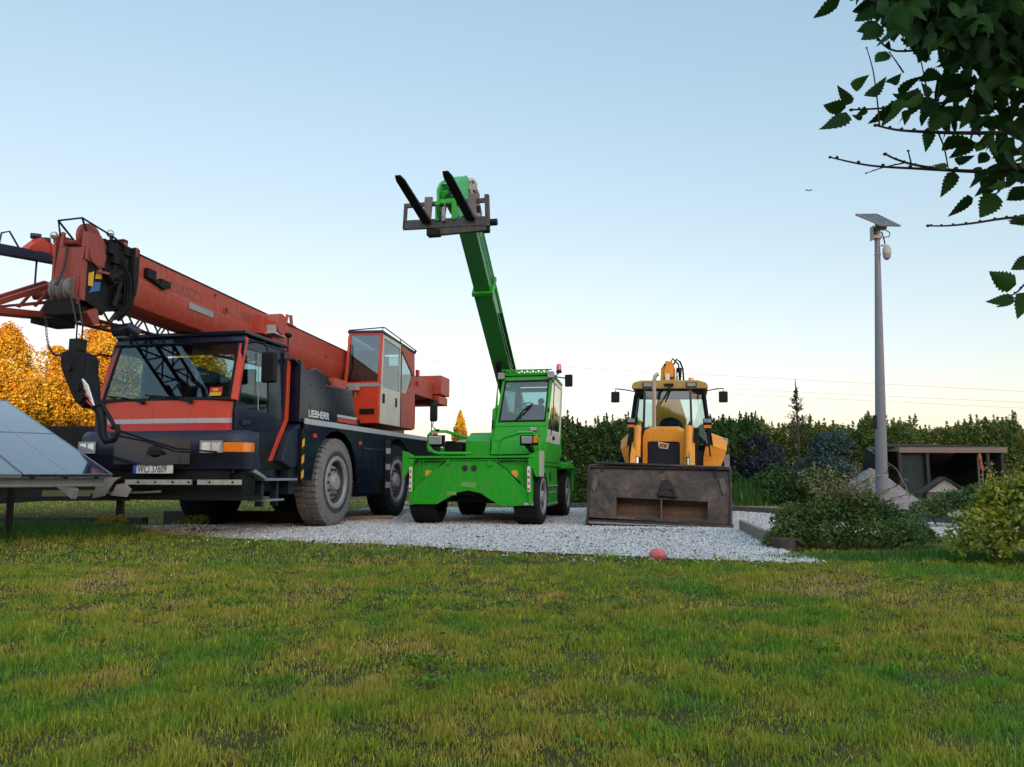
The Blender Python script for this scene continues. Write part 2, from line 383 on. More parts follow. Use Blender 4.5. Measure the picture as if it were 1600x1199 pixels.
# hazard strip in front of the wheel
q = M().box(1.17, 1.215, 1.56, 1.645, .70, 1.50); q.build('mudguard_edge', BLACK, CR)
for z in (.76, .98, 1.22): M().slab([(1.218, 1.565, z), (1.218, 1.64, z+.04), (1.218, 1.64, z+.15), (1.218, 1.565, z+.11)], .002).build('hazard_mark', YELLOW, CR)
# front mudguard in front of the wheel
M().prism([(1.28, 1.42), (1.64, 1.60), (1.64, .98), (1.42, .92), (1.10, 1.02)], 'x', .95, 1.15).build('mudguard', NAVY2, CR, .01)
M().prism([(1.28, 1.42), (1.64, 1.60), (1.64, .98), (1.42, .92), (1.10, 1.02)], 'x', -.95, -1.15).build('mudguard', NAVY2, CR, .01)
# steps
st = M().prism([(.28, .86), (.34, .90), (.62, .80), (.62, .76)], 'x', .92, 1.2).box(.92, 1.22, .60, 1.46, .745, .78)
st.build('step_tread', GALV, CR, .006)
M().box(.9, 1.18, .66, 1.16, .47, .50).build('step_tread', GALV, CR, .005)
M().box(1.0, 1.1, .68, .74, .40, .76).box(1.0, 1.1, 1.08, 1.14, .40, .76).box(.7, .92, .55, 1.5, .6, 1.0).box(.95, 1.1, 1.42, 1.6, .55, .98).build('step_bracket', NAVY2, CR, .006)
# ---- carrier cab
cab = M()
b0, b1 = 1.36, 1.79
# front lower panel as a gently curved sheet
def cabx(z): return 1.04-(z-1.36)*.045
ORP = [ORANGE, DEEPRED, SILVER]
fp = M()
for z0, z1, mi in ((1.36, 1.487, 1), (1.487, 1.495, 0), (1.495, 1.555, 2), (1.555, 1.81, 0)):
    fp.mi = mi; n = 16
    for k in range(n):
        a, b = -1+2*k/n, -1+2*(k+1)/n
        Y = lambda t, z: .02+.10*abs(t)**6+.02*t*t+(.02*(z-1.6)/.2 if z > 1.6 else 0)
        fp.add([(a*1.03, Y(a, z0), z0), (b*1.03, Y(b, z0), z0), (b*1.03, Y(b, z1), z1), (a*1.03, Y(a, z1), z1)], [(0, 1, 2, 3)])
    fp.mi = 0
fp.mi = 0; fp.box(-.98, .98, .13, .16, 1.34, 1.81)
fp.build('front_panel', ORP, CR)
# windscreen surround and A-pillars
WB = [(-.93, .045, 1.80), (.97, .045, 1.80), (.91, .30, 2.60), (-.90, .30, 2.60)]
WO = [(-1.03, .07, 1.79), (1.04, .07, 1.79), (1.0, .33, 2.66), (-1.0, .33, 2.66)]
M().ring(WO, WB, .05).build('windscreen_frame', ORANGE, CR, .006)
M().ring([(-.935, .038, 1.795), (.975, .038, 1.795), (.915, .293, 2.60), (-.905, .293, 2.60)], [(-.90, .04, 1.83), (.94, .04, 1.83), (.885, .283, 2.57), (-.875, .283, 2.57)], .012).build('windscreen_seal', BLACK, CR)
M().slab([(-.91, .05, 1.82), (.95, .05, 1.82), (.895, .297, 2.58), (-.885, .297, 2.58)], .008).build('windscreen', GLASS, CR)
M().slab([(-.96, .26, 2.595), (.97, .26, 2.595), (.98, .33, 2.69), (-.98, .33, 2.69)], .04).build('sun_visor', NAVY, CR, .008)
# roof
r_ = M().slab([(-1.0, .30, 2.69), (1.0, .30, 2.69), (.99, 1.48, 2.68), (-.99, 1.48, 2.68)], -.06); r_.box(-.99, .99, .36, 1.45, 2.62, 2.66)
r_.build('roof', NAVY, CR, .02)
# side doors with windows
for sx in (1, -1):
    x = sx*1.04; xt = sx*1.0
    o = [(x, .06, 1.62), (x, 1.30, 1.62), (xt, 1.40, 2.62), (xt, .30, 2.62)]
    i = [(x, .14, 1.68), (x, .90, 1.68), (xt*1.003, .90, 2.50), (xt*1.003, .34, 2.50)]
    if sx < 0: o, i = [o[0], o[3], o[2], o[1]], [i[0], i[3], i[2], i[1]]
    d = M().ring(o, i, .05)
    lo = [(.06, 1.62), (.06, .98), (.22, .84), (1.30, .80), (1.32, 1.0), (.92, 1.04), (1.30, 1.62)]
    d.prism([(.06, 1.62), (.10, .98), (.24, .84), (1.10, .80), (1.12, 1.1), (1.30, 1.62)], 'x', x-sx*.05, x)
    dr = d.build('door', NAVY, CR, .008)
    M().slab([(x-sx*.015, .12, 1.66), (x-sx*.015, .92, 1.66), (xt-sx*.012, .92, 2.52), (xt-sx*.012, .33, 2.52)], .006).build('door_window', GLASS, dr)
    M().cyl((x+sx*.006, .60, 1.70), (xt+sx*.006, .62, 2.50), .006, n=6).build('window_bar', GREY, dr)
    M().cyl((x+sx*.02, .28, 1.50), (x+sx*.02, .34, 1.50), .03, n=10).box(x, x+sx*.03, .20, .36, 1.47, 1.53).build('handle', NAVY2, dr, .004)
    # slanted red band behind the door
    M().prism([(1.36, 2.50), (1.44, 2.50), (1.42, 1.62), (1.0, 1.02), (.90, 1.02), (1.33, 1.64)], 'x', x+sx*.001, x+sx*.022).build('red_band', ORANGE, CR, .004)
    M().box(xt-sx*.03, xt+sx*.03, 1.34, 1.47, 2.50, 2.58).build('band_cap', SILVER, CR, .004)
    M().box(x-sx*.05, x-sx*.002, 1.28, 1.46, 1.0, 2.6).build('rear_pillar', NAVY, CR)
cb = M().box(-1.0, 1.0, 1.44, 1.47, 1.0, 2.2).box(-1.0, -.6, 1.44, 1.47, 2.2, 2.6).box(.6, 1.0, 1.44, 1.47, 2.2, 2.6).box(-.98, .98, .2, 1.44, 1.0, 1.04)
cb.build('cab_rear_wall', NAVY, CR)
M().slab([(-.6, 1.455, 2.2), (.6, 1.455, 2.2), (.6, 1.455, 2.6), (-.6, 1.455, 2.6)], .006).build('rear_window', GLASS, CR)
M().box(-.98, .98, .14, .42, 1.55, 1.80).box(-.2, .3, .42, .6, 1.2, 1.6).build('dashboard', SEAT, CR, .03)
for cx in (.5, -.5):
    M().box(cx-.22, cx+.22, .85, 1.2, 1.3, 1.5).box(cx-.22, cx+.22, 1.18, 1.30, 1.45, 2.15).box(cx-.12, cx+.12, 1.2, 1.28, 2.17, 2.36).build('cab_seat', SEAT, CR, .03)
sw = M().tube([(.5+.2*math.cos(t), .62+.06*math.sin(t), 1.86+.19*math.sin(t)) for t in np.linspace(0, 2*math.pi, 25)], .013, 6)
sw.cyl((.5, .62, 1.86), (.5, .42, 1.65), .02).bar((.32, .62, 1.86), (.68, .62, 1.86), .03); sw.build('steering_wheel', SEAT, CR)
M().slab([(.66, .052, 1.86), (.84, .052, 1.86), (.835, .068, 1.96), (.66, .068, 1.96)], .004).build('windscreen_sticker', DEEPRED, CR)
M().slab([(.67, .046, 1.845), (.83, .046, 1.845), (.83, .054, 1.89), (.67, .054, 1.89)], .003).slab([(.71, .056, 1.91), (.78, .056, 1.91), (.78, .06, 1.94), (.71, .06, 1.94)], .003).build('sticker_band', [YELLOW], CR)
for x0, x1 in ((-.28, -.78), (.42, -.16)):
    wp = M().tube([(x0, -.0, 1.77), (x0*.5+x1*.5, .02, 1.83), (x1, .02, 1.862)], .011, 6).bar((x0*.45+x1*.55-.15, .025, 1.842), (x1-.1, .025, 1.868), .012, .022)
    wp.cyl((x0, .03, 1.77), (x0, -.015, 1.77), .025); wp.build('wiper', BLACK, CR)
# mirrors
def mirror(pt, arm, sx, size):
    m = M().box(pt[0]-size[0]/2, pt[0]+size[0]/2, pt[1]-.05, pt[1]+.05, pt[2]-size[1]/2, pt[2]+size[1]/2).build('side_mirror', BLACK, CR, .03)
    M().tube(arm, .014, 8).build('mirror_arm', BLACK, m)
    M().box(pt[0]-size[0]*.4, pt[0]+size[0]*.4, pt[1]+.051, pt[1]+.056, pt[2]-size[1]*.42, pt[2]+size[1]*.42).build('mirror_glass', MIRR, m)
mirror((1.22, .55, 2.27), [(1.0, .5, 2.62), (1.16, .5, 2.60), (1.22, .53, 2.45)], 1, (.21, .42))
mirror((-1.30, .20, 2.26), [(-.98, .34, 2.45), (-1.15, .2, 2.47), (-1.26, .2, 2.44), (-1.30, .2, 2.36)], -1, (.16, .34))
# bumper
BP = [(-1.22, .36), (-1.22, .10), (-1.16, .0), (-1.0, -.05), (1.0, -.05), (1.16, .0), (1.22, .10), (1.22, .36)]
bm = M(); n = len(BP)
rows = [(.90, .12), (1.08, .02), (1.10, 0), (1.33, 0), (1.395, .05), (1.40, .14)]
vs = [(x*(1-.02*(ins > .04)), y+ins, z) for z, ins in rows for x, y in BP]
fs = [(j*n+i, j*n+i+1, (j+1)*n+i+1, (j+1)*n+i) for j in range(len(rows)-1) for i in range(n-1)]
bm.add(vs, fs); bm.add([(x, y+rows[-1][1], 1.40) for x, y in BP], [tuple(range(n))])
bm.box(-1.0, 1.0, .15, .2, .85, 1.38)
bm.build('bumper', NAVY2, CR, ang=50)
M().box(-.62, .5, -.056, -.046, .96, 1.30).box(.36, .365, -.060, -.05, .96, 1.39).build('tow_cover', NAVY, CR, .004)
M().sphere((0, -.03, 1.13), .11, 12, (1.2, .6, .8)).box(-.1, .12, -.1, .0, 1.08, 1.12).build('tow_eye', BLACK, CR)
for a, b, c0, c1 in ((.66, .95, .95, 1.215), (-1.13, -.90, -1.215, -1.13)):
    hl = M().box(a, b, -.075, -.02, 1.12, 1.245).build('headlight', LENS, CR, .01)
    M().ring([(a-.015, -.077, 1.105), (b+.015, -.077, 1.105), (b+.015, -.077, 1.26), (a-.015, -.077, 1.26)], [(a+.01, -.077, 1.13), (b-.01, -.077, 1.13), (b-.01, -.077, 1.235), (a+.01, -.077, 1.235)], .01).bar(((a+b)/2, -.078, 1.13), ((a+b)/2, -.078, 1.24), .012).build('bezel', GREY, hl)
    if c0 > 0: pl = [(c0+.01, -.06), (1.08, -.045), (1.20, .02), (1.238, .11), (1.238, .22), (1.20, .22), (1.0, .05)]
    else: pl = [(c1-.01, -.05), (-1.18, -.03), (-1.238, .08), (-1.238, .16), (-1.2, .16), (c1-.01, .05)]
    M().prism(pl, 'z', 1.115, 1.235).build('indicator', AMBER, CR, .006)
# number plate
pl = M().box(-.29, .24, -.03, -.015, .845, .965).build('number_plate', WHITE, CR, .003)
M().box(-.335, -.285, -.032, -.016, .845, .965).build('plate_band', BLUE, pl)
text('plate_text', 'WCI 37609', .14, (-.268, -.033, .856), (1, 0, 0), (0, 0, 1), INK, pl, .001, .635, bold=.001)
# white bar under the bumper
wb = M().box(-.45, .50, -.03, .02, .70, .765).box(.60, 1.20, -.03, .02, .70, .765)
wb.build('white_bar', DIRTYWHITE, CR, .004)
q = M()
for x in (-.25, 0, .25, .48, .78, 1.1): q.cyl((x, -.035, .733), (x, -.015, .733), .016, n=8)
q.build('bar_bolt', BLACK, CR)
M().slab([(-.92, -.04, .52), (-.74, -.04, .55), (-.60, -.04, .74), (-.50, -.05, .80), (-.80, -.04, .78), (-.86, -.04, .72)], .02).build('bent_plate', DIRTYWHITE, CR, .003)
M().slab([(-.66, -.02, .56), (-.42, -.02, .54), (-.36, -.02, .64), (-.45, -.03, .72), (-.58, -.02, .70)], .02).build('bent_plate', DIRTYWHITE, CR, .003)
M().tube([(-1.05, .1, .58), (-.2, .1, .60), (.0, .1, .61)], .018).build('drain_pipe', GALV, CR)
M().box(-1.1, 1.15, .15, .6, .50, .56).box(-1.0, 1.1, .2, .5, .56, .9).build('under_guard', BLACK, CR)
# ---- engine box behind the cab (text panel)
eb = M().prism([(1.52, 1.60), (1.52, 2.52), (1.73, 2.37), (2.02, 2.46), (2.32, 2.40), (2.40, 2.24), (3.38, 2.27), (3.62, 1.72), (3.62, 1.60)], 'x', .62, 1.18)
eb.prism([(1.52, 1.60), (1.52, 2.5), (2.4, 2.45), (3.4, 2.2), (3.62, 1.6)], 'x', -1.18, -.62); eb.box(-.62, .62, 1.52, 3.3, 1.62, 2.1)
eb.build('engine_housing', NAVY, CR, .012)
M().slab([(1.165, 1.36, 2.52), (1.165, 1.75, 2.38), (.70, 1.75, 2.38), (.70, 1.36, 2.52)], .02).build('housing_lid', NAVY2, CR)
q = M()
for yy in (1.85, 2.2, 2.9, 3.3):
    for zz in (1.86, 2.18): q.cyl((1.178, yy, zz), (1.187, yy, zz), .011, n=6)
q.box(1.179, 1.182, 2.60, 2.606, 1.66, 2.22).build('housing_bolt', BLACK, CR)
text('maker_lettering', 'LIEBHERR', .15, (1.183, 1.80, 1.70), (0, 1, 0), (0, 0, 1), LETTER, CR, .002, 1.12, bold=.004)
M().box(1.181, 1.186, 2.82, 3.60, 1.765, 1.81).build('trim_stripe', SILVER, CR)
M().box(1.181, 1.187, 2.82, 3.62, 1.69, 1.755).build('trim_stripe', DEEPRED, CR)
M().cyl((.9, 2.55, 2.26), (.9, 3.0, 2.30), .09).box(.78, 1.1, 2.85, 3.35, 2.27, 2.42).cyl((.85, 2.45, 2.30), (1.05, 2.52, 2.30), .10).build('muffler', BOOMRED, CR, .01)
M().cyl((1.0, 2.5, 2.28), (1.0, 2.75, 2.40), .045).bar((.85, 2.3, 2.45), (1.1, 2.7, 2.30), .05).build('muffler_strap', BLACK, CR)
# ---- slewing upper works
M().lathe([(1.64, .62), (1.80, .62), (1.80, .001)], (0, 5.5, 0), 'z', 36).build('slewing_ring', BLACK, CR)
up = M().box(-1.05, .30, 4.3, 8.5, 1.80, 2.05).prism([(4.9, 2.0), (5.4, 3.3), (6.6, 3.5), (7.6, 3.0), (7.8, 2.0)], 'x', -.42, -.32).prism([(4.9, 2.0), (5.4, 3.3), (6.6, 3.5), (7.6, 3.0), (7.8, 2.0)], 'x', .32, .42)
up.box(-1.1, -.42, 4.8, 7.6, 2.05, 2.75); up.box(-.6, .6, 7.6, 8.4, 2.0, 2.6)
up.build('turntable', BOOMRED, CR, .015)
M().box(.44, 1.08, 4.86, 5.0, 1.80, 2.50).box(.44, 1.06, 5.0, 6.9, 1.78, 1.86).box(.44, 1.06, 6.6, 6.9, 1.86, 2.6).build('cab_base', ORANGE, CR, .012)
M().box(.40, 1.10, 4.845, 4.86, 2.50, 2.57).build('cab_sill', GREY, CR, .004)
M().box(.70, 1.0, 4.84, 4.858, 1.98, 2.08).build('vent_grille', BLACK, CR)
q = M().box(.46, .72, 4.84, 4.858, 1.76, 1.87); lab = q.build('capacity_plate', INK, CR)
text('capacity_text', '60', .13, (.54, 4.838, 1.77), (1, 0, 0), (0, 0, 1), YELLOW, lab, .001, .9)
# operator cab
UF = [(.36, 4.86, 2.57), (1.10, 4.86, 2.57), (1.10, 4.95, 3.56), (.40, 4.95, 3.58)]
M().ring(UF, [(.42, 4.865, 2.60), (1.04, 4.865, 2.60), (1.05, 4.95, 3.52), (.46, 4.95, 3.54)], .05).build('front_frame', ORANGE, CR, .006)
M().slab([(.41, 4.88, 2.59), (1.05, 4.88, 2.59), (1.055, 4.965, 3.53), (.45, 4.965, 3.55)], .008).build('front_window', GLASSD, CR)
so_ = [(1.10, 4.92, 1.80), (1.10, 6.0, 1.80), (1.10, 6.0, 3.50), (1.10, 4.98, 3.54)]
dr = M().ring(so_, [(1.10, 5.0, 2.50), (1.10, 5.95, 2.50), (1.10, 5.95, 3.40), (1.10, 5.05, 3.46)], .04).build('cab_door', CREAM, CR, .006)
M().slab([(1.085, 4.98, 2.48), (1.085, 5.97, 2.48), (1.085, 5.97, 3.42), (1.085, 5.03, 3.48)], .006).build('door_window', GLASS, dr)
M().box(1.101, 1.115, 5.0, 5.10, 2.2, 2.38).box(1.101, 1.115, 5.70, 5.78, 2.18, 2.36).build('handle', BLACK, dr, .004)
so_ = [(1.10, 6.02, 1.80), (1.10, 6.92, 1.80), (1.10, 6.84, 3.42), (1.10, 6.02, 3.50)]
M().ring(so_, [(1.10, 6.06, 2.50), (1.10, 6.42, 2.52), (1.10, 6.76, 2.95), (1.10, 6.06, 3.38)][0:4], .04).prism([(6.42, 2.45), (6.84, 2.45), (6.84, 2.95), (6.76, 2.95)], 'x', 1.06, 1.102).build('rear_side_panel', BOOMRED, CR, .004)
M().slab([(1.085, 6.05, 2.48), (1.085, 6.6, 2.48), (1.085, 6.8, 3.0), (1.085, 6.8, 3.4), (1.085, 6.05, 3.4)], .006).build('quarter_window', GLASS, CR)
M().box(1.098, 1.106, 5.99, 6.03, 1.8, 3.5).build('door_gap', BLACK, CR)
M().slab([(.38, 4.93, 3.575), (1.11, 4.93, 3.56), (1.11, 6.9, 3.44), (.38, 6.9, 3.44)], -.05).build('cab_roof', NAVY2, CR, .01)
M().box(.38, .42, 4.95, 6.88, 1.85, 2.5).box(.38, .42, 6.6, 6.88, 2.5, 3.42).box(.38, .42, 4.96, 5.02, 2.5, 3.5).box(.4, 1.08, 6.84, 6.88, 1.85, 2.5).box(.4, .5, 6.84, 6.88, 2.5, 3.4).box(1.0, 1.08, 6.84, 6.88, 2.5, 3.4).build('cab_shell', ORANGE, CR)
M().slab([(.40, 5.0, 2.5), (.40, 6.6, 2.5), (.40, 6.6, 3.42), (.40, 5.0, 3.5)], .006).slab([(.5, 6.86, 2.5), (1.0, 6.86, 2.5), (1.0, 6.86, 3.4), (.5, 6.86, 3.4)], .006).build('rear_window', GLASS, CR)
M().box(.5, .95, 5.9, 6.3, 2.1, 2.5).box(.5, .95, 6.2, 6.35, 2.4, 3.1).box(.45, .62, 5.1, 5.5, 2.0, 2.75).build('operator_seat', SEAT, CR, .03)
rl = M().tube([(.40, 4.95, 3.63), (1.11, 4.95, 3.66), (1.13, 5.0, 3.66), (1.13, 6.88, 3.50), (.40, 6.88, 3.50)], .012, 6)
for a in ((.42, 4.96, 3.57), (1.10, 4.96, 3.57), (1.12, 5.9, 3.5), (1.12, 6.85, 3.45)): rl.cyl(a, (a[0], a[1], a[2]+.08), .008, n=6)
rl.build('roof_rail', BLACK, CR)
M().tube([(.44, 4.86, 2.62), (.50, 4.87, 2.9), (.47, 4.9, 3.35)], .012).build('wiper', BLACK, CR)
M().box(.55, .72, 4.66, 4.80, 2.42, 2.52).bar((.62, 4.8, 2.42), (.62, 4.84, 2.3), .03).build('work_lamp', LENS, CR, .01)
M().box(1.10, 1.17, 6.9, 7.0, 2.95, 3.1).box(1.10, 1.18, 6.92, 7.0, 2.75, 2.85).build('tail_lamp', DEEPRED, CR, .01)
# counterweight
cw = M().box(-1.2, 1.2, 8.5, 9.2, 2.72, 3.18).box(-1.2, 1.15, 8.5, 9.2, 2.50, 2.70).box(-1.0, .98, 7.0, 8.5, 2.60, 3.02)
cw.build('counterweight', BOOMRED, CR, .02)
M().box(.9, 1.1, 8.3, 8.5, 2.45, 2.58).cyl((1.0, 8.4, 1.64), (1.0, 8.4, 2.46), .012).build('rear_bracket', BLACK, CR)
# ---- telescopic boom
def sect(w, z0, z1):
    c = (z1-z0)
    return [(-w, z1), (-w, z0+c*.45), (-w*.93, z0+c*.25), (-w*.7, z0+c*.08), (-w*.35, z0), (w*.35, z0), (w*.7, z0+c*.08), (w*.93, z0+c*.25), (w, z0+c*.45), (w, z1)]
BOOM0 = len(bpy.data.objects)
M().prism(sect(.30, 2.74, 3.40), 'y', -1.05, 6.6).build('boom', BOOMRED, CR, .012, ang=30)
bx = M().prism([(a, b) for a, b in sect(.33, 2.70, 3.44)], 'y', -1.07, -.98); bx.build('boom_collar', BLACK, CR, .008)
M().prism(sect(.265, 2.78, 3.36), 'y', -1.32, -1.05).prism(sect(.23, 2.82, 3.32), 'y', -1.42, -1.30).build('boom_inner_section', GREASE, CR, .006)
M().box(-.31, -.30, -1, 6.4, 3.38, 3.42).box(.285, .306, -1, 6.4, 3.385, 3.405).build('boom_top_edge', BLACK, CR)
M().box(.300, .303, -.9, 6.0, 3.085, 3.091).build('weld_seam', paint('seam', (.55, .22, .17), .6, .3), CR)
q = M().cyl((.295, .90, 3.17), (.312, .90, 3.17), .065, n=20).cyl((.295, 4.15, 3.12), (.312, 4.15, 3.12), .05, n=18)
q.build('boom_bushing', ORANGE, CR)
for y_, z_, r_ in ((.90, 3.17, .042), (4.15, 3.12, .032), (.62, 3.32, .018)): M().cyl((.305, y_, z_), (.316, y_, z_), r_, n=20).build('boom_hole', INK, CR)
M().box(.30, .36, -.86, -.70, 3.14, 3.26).box(.30, .36, -.60, -.42, 3.12, 3.20).bar((.33, -.84, 3.18), (.33, -.5, 3.1), .05).build('boom_lug', BLACK, CR, .006)
M().box(.301, .304, .05, .60, 2.99, 3.075).build('boom_sticker', GREY, CR)
text('boom_lettering', 'MASZY', .20, (.302, -.36, 3.13), (0, 1, 0), (0, 0, 1), FADE, CR, .001, 1.15)
text('boom_lettering', 'NE', .18, (.302, 1.32, 3.15), (0, 1, 0), (0, 0, 1), FADE, CR, .001, 1.1)
M().cyl((.28, 1.95, 3.20), (.62, 1.95, 3.20), .165, n=28).box(.28, .45, 1.65, 2.3, 3.0, 3.3).box(.30, .50, 1.9, 2.3, 2.86, 3.02).build('jib_boss', BOOMRED, CR, .012)
M().box(.36, .60, 1.76, 2.12, 3.02, 3.05).slab([(.38, 1.775, 3.16), (.60, 1.775, 3.16), (.60, 1.80, 3.05), (.38, 1.80, 3.05)], -.02).build('boss_plate', SILVER, CR, .003)
M().tube([(.25, 2.72, 3.38), (.25, 2.78, 3.56), (.25, 2.90, 3.58), (.25, 2.95, 3.38)], .03).box(.2, .3, 2.6, 3.0, 3.36, 3.42).build('lifting_ring', BOOMRED, CR)
M().cyl((.62, 2.15, 2.75), (.62, 2.15, 2.98), .012).sphere((.62, 2.15, 3.02), .06, 12, (1, 1, .7)).build('beacon', BLACK, CR)
M().prism([(4.0, 2.05), (4.3, 2.05), (5.0, 2.6), (4.6, 2.6)], 'x', -.12, .12).cyl((0, 3.2, 2.45), (0, 5.3, 2.0), .10).build('lift_ram', BOOMRED, CR)
CR_SHEAR = [o for o in bpy.data.objects if o.parent == CR and o.name.split('.')[0] in ('boom', 'boom_collar', 'boom_inner_section', 'boom_top_edge', 'boom_bushing', 'boom_hole', 'boom_lug', 'boom_sticker', 'boom_lettering', 'weld_seam', 'jib_boss', 'boss_plate', 'lifting_ring')]
for o in CR_SHEAR:                      # the boom rises slightly towards its head
    for v_ in o.data.vertices: v_.co.z += .07-.037*(v_.co.y+1.05)
# ---- boom head
hd = M()
def P3(u, z, y=-1.70): return (u, y, z)
hp = [(-.215, 2.76), (.11, 2.70), (.20, 3.48), (-.13, 3.54)]
# front plate with two openings, built of bars of sheet
for q4 in ([(-.215, 2.76), (-.165, 2.76), (-.165, 3.0), (-.19, 3.0)], [(.06, 2.70), (.13, 2.70), (.145, 3.0), (.09, 3.0)], [(-.19, 3.0), (.145, 3.0), (.19, 3.34), (-.15, 3.36)],
           [(-.15, 3.36), (-.10, 3.36), (-.09, 3.53), (-.13, 3.54)], [(.14, 3.345), (.19, 3.34), (.21, 3.52), (.15, 3.52)]):
    hd.slab([P3(*a) for a in q4], .03)
hd.prism([(-1.70, 3.20), (-1.50, 3.14), (-1.38, 3.20), (-1.40, 3.42), (-1.50, 3.53), (-1.70, 3.52)], 'x', .195, .225).box(.15, .20, -1.70, -1.64, 2.74, 3.2)
hd.prism([(-1.70, 2.70), (-1.30, 2.64), (-1.10, 3.40), (-1.48, 3.53), (-1.70, 3.52)], 'x', -.22, -.19)
hd.box(-.2, .2, -1.45, -1.3, 3.2, 3.45).prism([(-1.62, 2.62), (-1.50, 2.50), (-1.42, 2.52), (-1.45, 2.72)], 'x', .05, .20)
hd.build('boom_head', HEADRED, CR, .006)
sh = M()
for x in (-.13, -.04, .05): sh.lathe([(x-.038, .135), (x-.03, .14), (x-.01, .115), (x+.01, .115), (x+.03, .14), (x+.038, .135)], (0, -1.66, 2.87), 'x', 26)
sh.build('sheave', paint('sheave_grey', (.16, .155, .14), .6, .7, (.04, .03, .03)), CR)
q = M().lathe([(.05, .05), (.05, .17), (.075, .16), (.10, .17), (.10, .05)], (0, -1.52, 3.50), 'x', 28).cyl((-.2, -1.55, 3.45), (.2, -1.55, 3.45), .035); q.build('top_sheave', HEADRED, CR)
q = M().box(-.26, .12, -1.72, -1.4, 2.58, 2.76).prism([(-1.66, 2.74), (-1.40, 2.66), (-1.06, 2.78), (-1.06, 3.44), (-1.30, 3.50), (-1.42, 3.2), (-1.66, 3.2)], 'x', -.16, .205).cyl((.2, -1.3, 3.1), (.27, -1.3, 3.1), .09).cyl((.2, -1.2, 2.9), (.26, -1.2, 2.9), .07); q.cyl((-.20, -1.55, 2.66), (.14, -1.55, 2.66), .06)
for (x, y, z, s) in ((.20, -1.34, 3.42, .07), (.18, -1.22, 3.5, .06), (.24, -1.30, 3.3, .05), (.24, -1.22, 3.12, .05), (.23, -1.12, 3.45, .06), (.12, -1.4, 2.70, .06), (.20, -1.12, 3.56, .04), (.0, -1.2, 3.5, .08)):
    q.box(x-s, x+s, y-s, y+s, z-s, z+s)
q.cyl((.25, -1.38, 3.05), (.25, -1.12, 3.22), .05).cyl((.26, -1.28, 2.75), (.26, -1.12, 3.35), .03)
q.build('head_machinery', GREASE, CR, .01)
M().cyl((.22, -1.55, 3.28), (.245, -1.55, 3.28), .12, n=24).bar((.25, -1.55, 3.10), (.25, -1.2, 3.13), .03).build('side_disc', HEADRED, CR, .004)
M().slab([(.212, -1.64, 2.92), (.212, -1.57, 2.92), (.212, -1.56, 3.10), (.212, -1.64, 3.06)], .003).build('warning_decal', YELLOW, CR); M().slab([(.212, -1.54, 3.02), (.212, -1.44, 3.04), (.212, -1.45, 3.15), (.212, -1.52, 3.12)], .003).build('warning_decal', YELLOW, CR)
M().slab([(.212, -1.62, 2.84), (.212, -1.46, 2.90), (.212, -1.45, 3.0), (.212, -1.55, 2.98)], .003).build('warning_decal', paint('decal_blue', (.03, .12, .30), .5), CR)
M().tube([(-.14, -1.7, 3.5), (-.18, -1.7, 3.67), (.13, -1.7, 3.68), (.24, -1.35, 3.57), (.27, -1.0, 3.46)], .012, 6).tube([(.13, -1.7, 3.68), (.15, -1.62, 3.5)], .012, 6).tube([(-.18, -1.7, 3.67), (-.14, -1.5, 3.5)], .012, 6).build('head_guard_rail', BLACK, CR)
for c in ((-.22, -1.7, 3.50), (.22, -1.36, 3.60)):
    l = M().sphere(c, .045, 14).build('head_lamp', LENS, CR); M().cyl((c[0], c[1]+.02, c[2]-.08), (c[0], c[1]+.02, c[2]-.02), .02).build('lamp_stem', BLACK, l)
tb = M()
for k in range(7):
    y = -1.12+.02*k; x = .26+.02*(k % 3); tb.tube([(x, y-.15, 3.38-.03*k), (x+.04, y-.05, 3.1), (x+.02, y-.02, 2.8), (x-.08, y-.1, 2.62)], .009, 5)
for k in range(5): tb.tube([(.18, -1.3-.03*k, 3.42), (.22+.03*(k % 2), -1.2, 3.52-.02*k), (.30, -1.05, 3.42)], .009, 5)
tb.build('hydraulic_hose', BLACK, CR)
M().box(.28, .33, -1.06, -1.0, 3.4, 3.52).box(.2, .25, -1.16, -1.1, 3.42, 3.56).build('hose_bracket', BOOMRED, CR, .006)
M().cyl((.05, -1.02, 2.52), (.22, -.95, 2.56), .07).cyl((.22, -1.0, 2.58), (.32, -.9, 2.50), .06).build('lower_valve', NAVY2, CR)
M().tube([(-.02, -1.72, 3.36), (-.035, -1.735, 3.1), (-.05, -1.80, 2.9)], .012, 6).tube([(.11, -1.77, 2.80), (.25, -1.80, 2.42)], .009, 6).tube([(.17, -1.74, 2.80), (.32, -1.80, 2.42)], .009, 6).build('hoist_rope', ROPE, CR)
# ---- folded lattice jib on the far side of the boom
jb = M()
def lattice(mb, A, B, n, r=.018, rb=.011):
    """A, B: lists of four corner points at both ends"""
    A = [Vector(a) for a in A]; B = [Vector(b) for b in B]
    for a, b in zip(A, B): mb.tube([a, b], r, 6)
    for k in range(n):
        t0, t1 = k/n, (k+1)/n
        for i in range(4):
            j = (i+1) % 4; p = A[i].lerp(B[i], t0); q = A[j].lerp(B[j], (t0+t1)/2); s_ = A[i].lerp(B[i], t1)
            mb.tube([p, q], rb, 5); mb.tube([q, s_], rb, 5)
lattice(jb, [(-.55, -.85, 3.02), (-.85, -.85, 3.05), (-.85, -.85, 2.74), (-.55, -.85, 2.76)], [(-.42, 4.4, 3.12), (-.72, 4.4, 3.12), (-.72, 4.4, 2.80), (-.42, 4.4, 2.80)], 11, .024, .014)
jl = jb.build('lattice_jib', HEADRED, CR)
jt = M()
